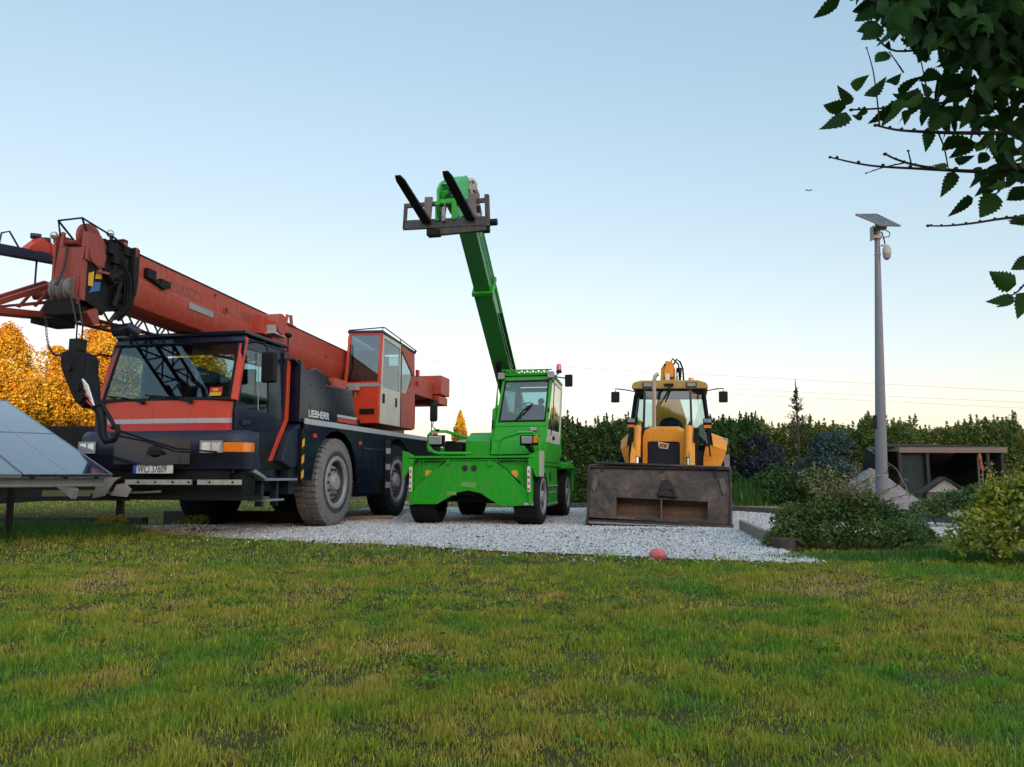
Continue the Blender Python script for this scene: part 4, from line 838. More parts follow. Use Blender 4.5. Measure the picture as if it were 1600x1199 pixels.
for i in range(m_-1):
    hs.f += [(o+i, o+i+1, o+m_+i+1, o+m_+i), (o+m_+i, o+m_+i+1, o+2*m_+i+1, o+2*m_+i)]; hs.m += [0, 0]
hs.build('hood', CATY, BH, ang=40)
g = M().box(-.28, .28, 1.545, 1.57, .98, 1.42)
gr_ = g.build('grille', INK, BH)
q = M()
for k in range(15): z = 1.0+.028*k; q.box(-.275, .275, 1.525, 1.545, z, z+.008)
for k in range(7): x = -.24+.08*k; q.box(x-.003, x+.003, 1.53, 1.545, .98, 1.42)
q.build('grille_bar', NAVY2, gr_)
lg = M().slab([(-.075, 1.515, 1.315), (.065, 1.515, 1.30), (.085, 1.515, 1.375), (-.085, 1.515, 1.41)], .015).build('logo_plate', CATY, BH, .003)
M().ring([(-.085, 1.512, 1.305), (.072, 1.512, 1.29), (.093, 1.512, 1.382), (-.095, 1.512, 1.42)], [(-.072, 1.512, 1.319), (.06, 1.512, 1.306), (.079, 1.512, 1.371), (-.08, 1.512, 1.404)], .006).build('logo_rim', WHITE, lg)
text('logo_lettering', 'JCB', .088, (-.075, 1.497, 1.328), (1, 0, -.13), (0, 0, 1), INK, lg, .002, .9, .2, .001)
q = M().bar((-.27, 1.57, 1.58), (-.25, 1.52, 1.45), .006, .006).bar((.27, 1.57, 1.58), (.25, 1.52, 1.45), .006, .006)
q.build('hood_seam', BLACK, BH)
ex = M().tube([(-.19, 1.95, 1.64), (-.19, 1.95, 2.58), (-.17, 1.95, 2.66), (-.12, 1.97, 2.70)], .036, 14).cyl((-.19, 1.95, 1.66), (-.19, 1.95, 1.72), .05).build('exhaust_pipe', paint('exhaust', (.45, .38, .33), .35, .4, (.3, .18, .1), metal=.8), BH)
# cab frame
XB, XT, ZB, ZT, ZR = .74, .62, 1.50, 2.50, 2.51
bars = M()
def post(p, q_, w=.07, h=.07): bars.bar(p, q_, w, h, (0, 1, 0))
FB, FT = 2.80, 2.85       # central front pane
post((-.44, FB, 1.72), (-.42, FT, ZT), .045, .05); post((.48, FB, 1.72), (.46, FT, ZT), .045, .05)
post((-.76, 3.05, 1.30), (-.58, 3.0, ZT), .085, .09); post((.86, 3.05, 1.30), (.70, 3.0, ZT), .085, .09)
post((-.78, 4.2, 1.4), (-.64, 4.1, ZT), .07, .08); post((.86, 4.2, 1.4), (.74, 4.1, ZT), .07, .08)
bars.bar((-.60, 2.92, 2.47), (.72, 2.92, 2.47), .08, .09).bar((-.64, 4.12, 2.47), (.74, 4.12, 2.47), .08, .08).bar((-.5, 2.8, 1.70), (.5, 2.8, 1.70), .05, .06)
bars.bar((-.76, 3.05, 1.35), (-.44, 2.8, 1.70), .05, .06).bar((.86, 3.05, 1.35), (.48, 2.8, 1.70), .05, .06).box(-.78, .86, 3.1, 4.3, 1.15, 1.42).bar((-.78, 4.2, 1.75), (.86, 4.2, 1.75), .05, .05)
bars.bar((-.6, 3.0, 2.46), (-.64, 4.1, 2.46), .07).bar((.7, 3.0, 2.46), (.74, 4.1, 2.46), .07)
bars.build('cab_frame', NAVY, BH, .008)
M().slab([(-.44, 2.79, 1.72), (.48, 2.79, 1.72), (.46, 2.84, 2.47), (-.42, 2.84, 2.47)], .006).build('windscreen', GLASS, BH)
M().slab([(-.42, 2.835, 2.30), (.46, 2.835, 2.30), (.455, 2.845, 2.46), (-.415, 2.845, 2.46)], -.004).build('tint_band', glass('visor_tint', (.06, .13, .25), .08), BH)
M().slab([(-.74, 3.03, 1.42), (-.45, 2.81, 1.72), (-.43, 2.86, 2.46), (-.58, 2.98, 2.46)], .006).build('quarter_window', GLASS, BH)
M().slab([(.49, 2.81, 1.72), (.84, 3.03, 1.42), (.70, 2.98, 2.46), (.47, 2.86, 2.46)], .006).build('quarter_window', GLASS, BH)
M().slab([(.86, 3.1, 1.42), (.86, 4.2, 1.42), (.74, 4.1, 2.46), (.70, 3.05, 2.46)], .006).slab([(-.78, 4.2, 1.42), (-.78, 3.1, 1.42), (-.60, 3.05, 2.46), (-.64, 4.1, 2.46)], .006).build('side_window', GLASS, BH)
rf = M().prism([(-.66, 2.51), (-.68, 2.56), (-.64, 2.64), (-.50, 2.68), (.60, 2.68), (.76, 2.63), (.80, 2.56), (.78, 2.51)], 'y', 2.78, 4.25).build('cab_roof', paint('roof_ochre', (.40, .27, .06), .5, .5, (.25, .2, .1)), BH, .02)
for x in (-.36, .48):
    M().box(x-.10, x+.10, 2.75, 2.80, 2.535, 2.635).build('lamp_housing', BLACK, BH, .008); M().box(x-.08, x+.08, 2.742, 2.752, 2.55, 2.62).build('roof_lamp', LENS, BH, .006)
bz = M().cyl((.47, 3.4, 2.67), (.47, 3.4, 2.70), .06).build('beacon', BLACK, BH); M().cyl((.47, 3.4, 2.70), (.47, 3.4, 2.80), .055, .05, 16).build('beacon_lens', AMBER, bz)
M().tube([(.02, 2.78, 2.60), (.05, 2.77, 2.50), (-.12, 2.79, 2.20)], .012).tube([(.10, 2.78, 2.60), (.08, 2.77, 2.5), (-.02, 2.79, 2.25)], .012).box(-.04, .14, 2.74, 2.79, 2.56, 2.61).build('wiper', BLACK, BH)
for s_, x in ((-1, -1.0), (1, 1.08)):
    q = M().box(x-.085, x+.085, 2.80, 2.84, 2.24, 2.46).build('side_mirror', BLACK, BH, .02)
    M().tube([(s_*.62+.06, 2.9, 2.46), (x-s_*.18, 2.85, 2.50), (x, 2.84, 2.52), (x, 2.84, 2.45)], .011).build('mirror_arm', BLACK, q)
    xx = s_*.73+.05
    lp = M().box(xx-.085, xx+.085, 2.78, 2.86, 1.80, 1.93).build('work_lamp', BLACK, BH, .01)
    M().box(xx-.07, xx+.07, 2.77, 2.782, 1.85, 1.92).build('lamp_lens', LENS, lp); M().box(xx-.07, xx+.07, 2.78, 2.84, 1.74, 1.80).build('indicator', AMBER, BH, .008)
    M().tube([(s_*.62+.06, 2.88, 2.45), (s_*.68+.06, 2.82, 2.38), (xx, 2.82, 1.95), (xx+s_*.02, 2.84, 1.5), (xx+s_*.05, 2.9, 1.2)], .014).build('grab_rail', BLACK, BH)
# seat and interior
M().sphere((.05, 3.75, 1.80), .26, 20, (1, .35, .85)).box(-.2, .3, 3.3, 3.8, 1.45, 1.62).build('driver_seat', paint('seat_blue', (.03, .05, .12), .7, .2), BH)
M().box(-.15, .3, 2.85, 3.0, 1.55, 1.74).tube([(.05+.17*math.cos(t), 3.1+.08*math.sin(t), 1.86+.07*math.sin(t)) for t in np.linspace(0, 2*math.pi, 22)], .012, 6).build('steering_wheel', BLACK, BH)
# wheels and fenders
for s_, x in ((-1, -.98), (1, 1.12)):
    make_wheel('rear_wheel', BH, x, 3.95, .76, .42, s_, RUBBER, .5, CREAM, 24, 8)
for s_, x in ((-1, -.88), (1, .96)): make_wheel('front_wheel', BH, x, 1.95, .46, .30, s_, RUBBER, .5, CREAM, 24, 8)
for s_ in (-1, 1):
    c = .05; X = lambda v: c+s_*v
    q = M()
    a = [(X(.62), 3.0, 1.02), (X(.70), 3.0, 1.44), (X(.80), 3.35, 1.66), (X(.80), 4.1, 1.70), (X(.80), 4.6, 1.45)]
    o_ = 0 if s_ > 0 else -.13
    b = [(X(.98+o_), 3.0, 1.02), (X(1.08+o_), 3.02, 1.30), (X(1.10+o_), 3.35, 1.50), (X(1.12+o_), 4.1, 1.58), (X(1.12+o_), 4.6, 1.35)]
    for k in range(4):
        pts = [a[k], b[k], b[k+1], a[k+1]]
        if s_ > 0: pts = pts[::-1]
        q.slab(pts, .02)
    q.build('fender', CATY, BH, ang=60)
M().box(1.0, 1.2, 3.3, 3.6, .8, 1.25).box(1.05, 1.18, 3.4, 3.6, 1.45, 1.58).build('fender_bracket', GREY, BH, .01)
# digger at the back, folded upright
M().prism([(-.34, 1.2), (-.36, 2.05), (-.22, 2.9), (-.20, 3.22), (-.12, 3.34), (.06, 3.34), (.11, 3.2), (.10, 2.9), (.36, 2.05), (.34, 1.2)], 'y', 5.0, 5.25).build('digger_boom', CATY, BH, .02)
M().prism([(-.14, 3.0), (-.10, 3.38), (.05, 3.36), (.08, 3.0)], 'y', 4.9, 5.35).build('digger_head', CATY, BH, .02); M().box(-.9, .9, 4.7, 4.95, .5, 1.1).build('rear_frame', BLACK, BH, .02)
M().cyl((.0, 4.98, 3.22), (.0, 5.0, 3.22), .03).cyl((-.11, 4.88, 3.28), (-.11, 4.9, 3.28), .025).bar((.16, 5.0, 2.7), (.20, 5.0, 3.22), .12, .1).tube([(.08, 5, 3.3), (.14, 5, 3.42), (.22, 5, 3.36), (.28, 5, 3.2), (.30, 5, 2.9)], .02).tube([(.0, 4.95, 3.3), (.06, 4.9, 3.42), (.18, 4.9, 3.3), (.24, 4.9, 3.0)], .018).build('digger_hydraulics', BLACK, BH, .01)
M().cyl((.18, 4.9, 2.6), (.16, 4.9, 3.1), .03).build('ram_rod', CHROME, BH)
M().box(-.10, .0, 4.885, 4.895, 2.94, 3.08).build('digger_label', WHITE, BH)
# ================================================================== GROUND
GRAV = np.array([(-6.3, 12.3), (-5.6, 11.45), (-4.5, 10.6), (-3.0, 9.8), (-1.5, 9.17), (-.4, 8.5), (.66, 8.08), (1.6, 7.6), (2.73, 7.28), (3.0, 7.6), (2.85, 8.2), (3.42, 11.6), (5.0, 10.9),
        (6.4, 9.6), (8.5, 8.8), (12, 8.6), (13, 9.6), (9.3, 11.2), (7.46, 12.9), (6.6, 14.2), (4.93, 17.6), (3.0, 19.0), (.5, 19.6), (-3.4, 20.8), (-3.9, 15.0), (-4.5, 13.2), (-5.4, 12.55)])
def ragged(P, step=.3, amp=.07):
    r = random.Random(2); out = []
    for i in range(len(P)):
        a, b = np.array(P[i]), np.array(P[(i+1) % len(P)]); n = max(1, int(np.linalg.norm(b-a)/step)) if a[1] < 14 else 1
        for k in range(n): p = a+(b-a)*k/n; out.append((p[0]+r.uniform(-amp, amp), p[1]+r.uniform(-amp, amp)))
    return np.array(out)
GRAV = ragged(GRAV)
def inpoly(x, y, P):
    c = np.zeros(x.shape, bool); n = len(P)
    for i in range(n):
        x0, y0 = P[i]; x1, y1 = P[(i+1) % n]
        k = ((y0 > y) != (y1 > y)) & (x < (x1-x0)*(y-y0)/((y1-y0)+1e-12)+x0); c ^= k
    return c
def vnoise(x, y, s, seed):
    r = np.random.default_rng(seed); G = r.random((64, 64)); u, v = x/s+1000, y/s+1000
    i, j = np.floor(u).astype(int), np.floor(v).astype(int); fu, fv = u-i, v-j; fu = fu*fu*(3-2*fu); fv = fv*fv*(3-2*fv)
    g = lambda a, b: G[a % 64, b % 64]
    return (g(i, j)*(1-fu)+g(i+1, j)*fu)*(1-fv)+(g(i, j+1)*(1-fu)+g(i+1, j+1)*fu)*fv
# ground sheet out to the horizon
def ground_mat():
    m, nt, out = _mat('turf'); b = nt.nodes.new('ShaderNodeBsdfPrincipled'); b.inputs['Roughness'].default_value = .95; b.inputs['Specular IOR Level'].default_value = .1
    n1 = _noise(nt, .9, 5, .6); n2 = _noise(nt, 14, 4, .7)
    c = _ramp(nt, n1.outputs['Fac'], [(.35, (.06, .075, .014)), (.65, (.15, .12, .04))])
    c2 = _mix(nt, n2.outputs['Fac'], c.outputs['Color'], (.02, .018, .008)); nt.links.new(c2, b.inputs['Base Color'])
    nt.links.new(b.outputs[0], out.inputs[0]); return m
M().add([(-900, -300, 0), (900, -300, 0), (900, 1500, 0), (-900, 1500, 0)], [(0, 1, 2, 3)]).build('ground', ground_mat())
tag(bpy.data.objects['ground'], kind='structure')
def gravel_mat():
    m, nt, out = _mat('gravel'); b = nt.nodes.new('ShaderNodeBsdfPrincipled'); b.inputs['Roughness'].default_value = .85; b.inputs['Specular IOR Level'].default_value = .25
    tc = nt.nodes.new('ShaderNodeTexCoord'); vo = nt.nodes.new('ShaderNodeTexVoronoi'); vo.inputs['Scale'].default_value = 42; nt.links.new(tc.outputs['Object'], vo.inputs['Vector'])
    n1 = _noise(nt, .7, 4, .6)
    c = _ramp(nt, vo.outputs['Distance'], [(.0, (.64, .615, .575)), (.45, (.48, .46, .43)), (.75, (.12, .11, .10))])
    sep = nt.nodes.new('ShaderNodeSeparateColor'); nt.links.new(vo.outputs['Color'], sep.inputs[0])
    k = _ramp(nt, sep.outputs[0], [(0, (.45, .44, .43)), (.25, (.85, .85, .85)), (1, (1, 1, 1))]); c2 = _mix(nt, 1.0, c.outputs['Color'], k.outputs['Color'], 'MULTIPLY')
    d = _ramp(nt, n1.outputs['Fac'], [(.4, (1, 1, 1)), (.68, (.62, .58, .52))]); c3 = _mix(nt, 1.0, c2, d.outputs['Color'], 'MULTIPLY')
    nt.links.new(c3, b.inputs['Base Color'])
    bp = nt.nodes.new('ShaderNodeBump'); bp.inputs['Strength'].default_value = .8; bp.inputs['Distance'].default_value = .02; bp.invert = True
    nt.links.new(vo.outputs['Distance'], bp.inputs['Height']); nt.links.new(bp.outputs['Normal'], b.inputs['Normal']); nt.links.new(b.outputs[0], out.inputs[0]); return m
GM = gravel_mat()
gv = M(); gv.add([(x, y, .012) for x, y in GRAV], [tuple(range(len(GRAV)))]); tag(gv.build('gravel_yard', GM), kind='structure')
# loose stones (small lumps) on the near part of the yard
def stones(n, mat):
    U = RNG.random((n*3, 2)); Y = 7.2+(U[:, 0]**1.6)*12; X = -7+U[:, 1]*17; k = inpoly(X, Y+RNG.normal(size=len(X))**3*.03, GRAV) & (np.abs(X) < Y*.72); X, Y = X[k][:n], Y[k][:n]; n = len(X)
    s = RNG.uniform(.006, .019, n)*(1+.05*np.maximum(0, Y-9)); base = np.array([(1, 0, 0), (-1, 0, 0), (0, 1, 0), (0, -1, 0), (0, 0, 1), (0, 0, -1)], float)
    V = base[None]*s[:, None, None]*RNG.uniform(.6, 1.25, (n, 6, 1)); a = RNG.random(n)*6.28; ca, sa = np.cos(a), np.sin(a)
    x = V[:, :, 0]*ca[:, None]-V[:, :, 1]*sa[:, None]; y = V[:, :, 0]*sa[:, None]+V[:, :, 1]*ca[:, None]
    hump = .05*np.exp(-(((X-1.9)/.9)**2+((Y-11.3)/.35)**2))+.09*np.exp(-(((X+4.7)/.8)**2+((Y-11.3)/.3)**2))
    V = np.stack([x+X[:, None], y+Y[:, None], V[:, :, 2]*.8+.018+hump[:, None]], 2).reshape(-1, 3)
    f = np.array([(0, 2, 4), (2, 1, 4), (1, 3, 4), (3, 0, 4), (2, 0, 5), (1, 2, 5), (3, 1, 5), (0, 3, 5)]); F = (np.arange(n)[:, None, None]*6+f[None]).reshape(-1, 3)
    return npmesh('loose_gravel', V, F, mat, smooth=False)
m, nt2, out = _mat('stone'); geo = nt2.nodes.new('ShaderNodeNewGeometry'); rr = _ramp(nt2, geo.outputs['Random Per Island'], [(0, (.14, .13, .12)), (.15, (.40, .385, .36)), (1, (.70, .675, .63))])
b_ = nt2.nodes.new('ShaderNodeBsdfPrincipled'); b_.inputs['Roughness'].default_value = .8; nt2.links.new(rr.outputs['Color'], b_.inputs['Base Color']); nt2.links.new(b_.outputs[0], out.inputs[0])
tag(stones(95000, m), 'loose white gravel stones covering the yard', 'gravel', kind='stuff')
# ------------------------------------------------------------------ lawn blades
def grass_mat(name, stops, tip=(.16, .17, .05)):
    m, nt, out = _mat(name); geo = nt.nodes.new('ShaderNodeNewGeometry')
    n1 = _noise(nt, .55, 3, .6, dist=.6); n2 = _noise(nt, 2.6, 4, .65); 
    ad = nt.nodes.new('ShaderNodeMath'); ad.operation = 'MULTIPLY_ADD'; ad.inputs[1].default_value = .55; nt.links.new(n1.outputs['Fac'], ad.inputs[0])
    m2 = nt.nodes.new('ShaderNodeMath'); m2.operation = 'MULTIPLY'; m2.inputs[1].default_value = .45; nt.links.new(n2.outputs['Fac'], m2.inputs[0]); nt.links.new(m2.outputs[0], ad.inputs[2])
    c = _ramp(nt, ad.outputs[0], stops)
    k = _ramp(nt, geo.outputs['Random Per Island'], [(0, (.45, .5, .4)), (.75, (1, 1, 1)), (.93, (1.0, 1.0, 1.0)), (1, (2.0, 1.8, 1.9))])
    c2 = _mix(nt, 1.0, c.outputs['Color'], k.outputs['Color'], 'MULTIPLY')
    b = nt.nodes.new('ShaderNodeBsdfPrincipled'); b.inputs['Roughness'].default_value = .6; b.inputs['Specular IOR Level'].default_value = .25; nt.links.new(c2, b.inputs['Base Color'])
    t = nt.nodes.new('ShaderNodeBsdfTranslucent'); nt.links.new(c2, t.inputs['Color']); mx = nt.nodes.new('ShaderNodeMixShader'); mx.inputs[0].default_value = .3
    nt.links.new(b.outputs[0], mx.inputs[1]); nt.links.new(t.outputs[0], mx.inputs[2]); nt.links.new(mx.outputs[0], out.inputs[0]); return m
LAWN = grass_mat('lawn_blades', [(.32, (.07, .27, .035)), (.42, (.17, .33, .03)), (.50, (.33, .37, .035)), (.57, (.46, .38, .06)), (.66, (.55, .40, .18))])
def blades(X, Y, L, W, lean=.95):
    n = len(X); a = RNG.random(n)*6.28; la = RNG.random(n)*6.28; tl = RNG.random(n)*lean*L; dx, dy = np.cos(a)*W/2, np.sin(a)*W/2; lx, ly = np.cos(la)*tl, np.sin(la)*tl
    h = np.sqrt(np.maximum(L*L-tl*tl, (L*.35)**2)); Z = np.zeros(n)
    V = np.stack([np.stack([X-dx, Y-dy, Z], 1), np.stack([X+dx, Y+dy, Z], 1), np.stack([X+dx*.8+lx*.35, Y+dy*.8+ly*.35, h*.6], 1), np.stack([X-dx*.8+lx*.35, Y-dy*.8+ly*.35, h*.6], 1), np.stack([X+lx, Y+ly, h], 1)], 1)
    i = np.arange(n)[:, None]*5
    return V.reshape(-1, 3), i+np.array([[0, 1, 2, 3]]), i+np.array([[3, 2, 4]])
VV, QQ, TT = [], [], []; off = 0
for y0, y1, n, Lm, W in ((1.9, 3.2, 130000, .029, .0031), (3.2, 4.8, 130000, .029, .0042), (4.8, 7.2, 115000, .028, .006), (7.2, 12.8, 95000, .028, .009), (12.8, 26, 40000, .05, .016)):
    Y = np.sqrt(RNG.uniform(y0*y0, y1*y1, n)); X = RNG.uniform(-.73, .73, n)*(Y+.4)
    edge = vnoise(X, Y, .35, 5)*.22+vnoise(X, Y, .07, 15)*.10
    k = ~inpoly(X, Y-edge-.04, GRAV); X, Y = X[k], Y[k]
    cl = vnoise(X, Y, .11, 3); cl2 = vnoise(X, Y, .9, 4); ctuft = vnoise(X, Y, .035, 9)
    keep = RNG.random(len(X)) < (.35+.9*ctuft)*(.30+1.0*cl); X, Y, cl, cl2 = X[keep], Y[keep], cl[keep], cl2[keep]
    L = Lm*(.35+1.45*cl**1.6+.45*cl2)*RNG.uniform(.55, 1.3, len(X))
    tall = np.exp(-(((X+6.6)/1.7)**2+((Y-10.8)/1.3)**2)); L = L*(1+2.0*tall)
    near_edge = inpoly(X, Y+.25, GRAV); L = np.where(near_edge & (Y < 12), L*1.5, L)
    v, q4, t3 = blades(X, Y, L, W); VV.append(v); QQ.append(q4+off); TT.append(t3+off); off += len(v)
tag(npmesh('lawn_grass', np.concatenate(VV), [np.concatenate(QQ), np.concatenate(TT)], LAWN), 'patchy green and yellowing lawn grass', 'grass', kind='stuff')
# bright tall grass under the shrubs and along the far kerb
def tuft(cx, cy, rx, ry, n, L, W, name, mat, label):
    a = RNG.random(n)*6.28; r = np.sqrt(RNG.random(n)); X = cx+np.cos(a)*r*rx; Y = cy+np.sin(a)*r*ry
    v, q4, t3 = blades(X, Y, L*RNG.uniform(.5, 1.2, n)*(1.1-r*.6), W, .5); return tag(npmesh(name, v, [q4, t3], mat), label, 'grass', kind='stuff')
TALLG = grass_mat('tall_grass', [(.3, (.05, .17, .035)), (.6, (.10, .24, .045)), (.8, (.20, .26, .06))])
tuft(4.1, 7.75, 1.6, .35, 3500, .11, .009, 'tall_grass', TALLG, 'taller soft grass in front of the low dark shrub')
tuft(-6.6, 10.9, 1.5, .9, 6000, .22, .010, 'tall_grass', TALLG, 'tall dark grass below the tilted solar panels')
tuft(6.5, 21.2, .9, .5, 3000, .75, .03, 'tall_grass', TALLG, 'clump of long green grass beside the kerb behind the digger')

n = 260; Y = np.sqrt(RNG.uniform(9, 150, n)); X = RNG.uniform(-.66, .66, n)*Y; k = (RNG.random(n) < .35) | (np.abs(Y-(9.1-.35*X)) < .8); X, Y = X[k], Y[k]
fl = leafcloud('fallen_leaves', np.stack([X, Y, np.full(len(X), .035)], 1), RNG.uniform(.03, .06, len(X)), leafmat('dead_leaf', (.05, .022, .010), (.20, .11, .04), .1, .7), None, flat=.9, droop=0); tag(fl, 'scattered brown fallen leaves on lawn and gravel', 'leaves', kind='stuff')
CLV = leafmat('clover', (.06, .15, .012), (.13, .24, .025), .1, .6, spec=.1); cc = []
for _ in range(70):
    y = math.sqrt(random.uniform(4.5, 60)); x = random.uniform(-.66, .66)*y; m_ = random.randint(20, 60); r_ = random.uniform(.05, .16)
    if inpoly(np.array([x]), np.array([y+.3]), GRAV)[0]: continue
    q_ = RNG.normal(size=(m_, 3))*[r_, r_*.8, .006]+[x, y, .035]; cc.append(q_)
cl_ = leafcloud('clover', np.concatenate(cc), .020, CLV, None, flat=.95, droop=0, aspect=1.1); tag(cl_, 'small flat clover patches growing among the lawn grass', 'clover', kind='stuff')
# ------------------------------------------------------------------ edging boards and kerb
def plank(name, p, q, w, h, mat, label, cat, z=0, group=None):
    o = M().bar((p[0], p[1], z+h/2), (q[0], q[1], z+h/2), w, h).build(name, mat, None, .006); return tag(o, label, cat, group)
plank('edging_board', (3.40, 11.55), (2.98, 8.9), .07, .16, paint('board', (.26, .20, .17), .85, .5, (.1, .08, .06), scale=5, bump=.3), 'brown wooden edging board between gravel and shrub bed', 'board')
plank('edging_block', (2.98, 8.88), (3.02, 8.55), .18, .13, paint('block', (.05, .035, .03), .85, .5), 'short dark wooden block at the end of the edging board', 'block')
q = M()
kp = [(.5, 19.7), (3.0, 19.1), (4.95, 17.7), (6.6, 14.4), (7.5, 12.95), (9.4, 11.25)]
for a, b in zip(kp[:-1], kp[1:]): q.bar((*a, .06), (*b, .06), .10, .14)
tag(q.build('kerb', paint('kerb', (.10, .085, .075), .9, .7, (.2, .17, .14)), None, .01), 'low dark kerb along the far edge of the gravel', 'kerb')
DG = paint('dry_ground', (.26, .22, .15), .95, .6, (.1, .12, .04), scale=2)
gp = M(); gp.add([(x, y, .006) for x, y in [(.5, 19.7), (3.0, 19.1), (4.95, 17.7), (7.0, 14.0), (7.8, 13.2), (10.5, 15.5), (14, 19.5), (12, 23), (5, 23), (0, 22)]], [tuple(range(10))]); tag(gp.build('dirt_strip', DG), kind='structure')
DW = paint('dark_timber', (.03, .022, .018), .9, .5, (.08, .06, .04), scale=6, bump=.4)
plank('timber_sleeper', (-9.6, 12.9), (-6.0, 12.75), .18, .14, DW, 'dark timber edging under the solar panels', 'timber')
plank('timber_sleeper', (-5.9, 13.3), (-3.4, 13.1), .22, .22, DW, 'dark timber laid behind the crane bumper', 'timber')
pa = [((-5.05, 13.35), (-3.7, 13.9), .30, .06, .012), ((-4.95, 13.7), (-3.6, 14.0), .26, .06, .075), ((-4.75, 13.0), (-4.1, 13.1), .28, .04, .012)]
pl_ = ['weathered plank on the gravel behind the crane step, lowest of three', 'weathered plank leaning on the stack under the crane, topmost', 'short thin board nearest the camera under the crane step']
for (a, b, w_, h_, z_), l_ in zip(pa, pl_): plank('wooden_plank', a, b, w_, h_, WOOD, l_, 'plank', z_, 'planks lying under the crane')
plank('outrigger_board', (-2.95, 14.2), (-2.2, 14.35), .3, .07, paint('board_tan', (.38, .24, .13), .8, .5), 'tan wooden board on the gravel behind the big crane wheel', 'board', .012)
o = tag(M().sphere((0, 0, .055), .085, 14, (1, .8, .72)).build('stone', paint('pink_stone', (.62, .13, .12), .7, .4, (.5, .3, .25), scale=12, bump=.5)), 'small pinkish red stone at the edge of the lawn', 'stone'); o.location = (1.42, 7.62, .0)

# ================================================================== VEGETATION
def crown_points(kind, n, h, r, z0=.0, lumps=9, seed=1, taper=.75):
    g = np.random.default_rng(seed); out = []
    if kind == 'feather':   # conifer column with several thin leaders on top
        k = int(n*.8); P1 = crown_points('cone', k, h, r, z0, lumps, seed, taper); m_ = n-k; ns = 7
        i = g.integers(0, ns, m_); aa = g.random(ns)*6.28; rr = r*g.uniform(.1, .6, ns); top = h*g.uniform(.92, 1.14, ns); t_ = g.random(m_)
        zz = h*.62+(top[i]-h*.62)*t_; w_ = .16*r*(1.05-t_)
        return np.concatenate([P1, np.stack([np.cos(aa[i])*rr[i]+g.normal(size=m_)*w_, np.sin(aa[i])*rr[i]+g.normal(size=m_)*w_, zz], 1)])
    if kind == 'cone':      # columnar / conical conifer with ragged outline
        z = g.random(n)**.85; a = g.random(n)*6.28
        lob = 1+.22*np.sin(a*5+z*23+seed)+.15*np.sin(a*3-z*41+seed*2)
        rad = r*np.power(1-z, taper)*np.clip(lob, .4, 1.5)*(.55+.45*np.sqrt(g.random(n)))*np.minimum(1, .55+z*4)
        return np.stack([np.cos(a)*rad, np.sin(a)*rad, z0+z*(h-z0)+g.normal(size=n)*.02*h], 1)
    C = []                   # lumpy round crown: many overlapping clumps
    for i in range(lumps):
        a = g.random()*6.28; q_ = g.random()**.5; zz = g.random(); w = math.sin(math.pi*min(.98, .15+.8*zz))
        C.append((math.cos(a)*q_*r*.75*w, math.sin(a)*q_*r*.75*w, z0+(h-z0)*(.12+.78*zz), r*g.uniform(.25, .5)*(.6+.5*w)))
    C = np.array(C); i = g.integers(0, lumps, n); d = g.normal(size=(n, 3)); d /= np.linalg.norm(d, axis=1)[:, None]
    return np.stack([C[i, 0], C[i, 1], C[i, 2]], 1)+d*C[i, 3][:, None]*(.55+.5*g.random(n)[:, None]**.6)*np.array([1, 1, .85])
BARK = paint('bark', (.07, .05, .035), .9, .6, (.12, .10, .08), scale=8, bump=.6)
def tree(name, label, cat, x, y, h, r, mat, n, size, kind='cone', z0=.2, group=None, lumps=12, seed=1, trunk_r=None, limbs=7, droop=.2, flat=0, taper=.75):
    t = empty(name, (x, y, 0), seed*1.3); tag(t, label, cat, group)
    g = random.Random(seed); tr = trunk_r or max(.02, h*.016); tb = M()
    tb.tube([(0, 0, -.02), (.01*h, 0, h*.3), (0, .01*h, h*.6), (0, 0, h*.93)], tr, 8, tr*.15)
    for k in range(limbs):
        a = g.random()*6.28; zz = h*(.18+.6*k/limbs); L = r*.75*(1-zz/h*.6)
        tb.tube([(0, 0, zz), (math.cos(a)*L*.5, math.sin(a)*L*.5, zz+L*.3), (math.cos(a)*L, math.sin(a)*L, zz+L*.45)], tr*.4, 5, tr*.08)
    tb.build('trunk', BARK, t)
    leafcloud('crown', crown_points(kind, n, h, r, z0, lumps, seed, taper), RNG.uniform(.6, 1.3, n)*size, mat, t, droop=droop, flat=flat)
    return t
GOLD = leafmat('autumn_gold', (.22, .14, .006), (.58, .36, .02), .3, .6, (.40, .15, .006), .35)
GOLDG = leafmat('golden_green', (.16, .17, .01), (.46, .34, .03), .3, .6)
THUJA = leafmat('thuja', (.012, .045, .012), (.055, .13, .03), .2, .6, (.09, .15, .022), .5)
CONIF = leafmat('conifer_green', (.035, .085, .016), (.14, .22, .04), .25, .6, (.22, .21, .03), .8)
BLUESP = leafmat('blue_spruce', (.022, .045, .040), (.075, .125, .11), .1, .6)
PURPLE = leafmat('purple_shrub', (.012, .015, .022), (.040, .046, .062), .1, .6)
DARKSH = leafmat('dark_shrub', (.014, .045, .012), (.075, .15, .03), .2, .4, (.13, .18, .035), 3)
GREENSH = leafmat('green_bush', (.02, .06, .015), (.07, .15, .035), .2, .5)
LIMESH = leafmat('lime_shrub', (.08, .15, .014), (.32, .36, .04), .3, .45, (.42, .38, .04), 2.2)
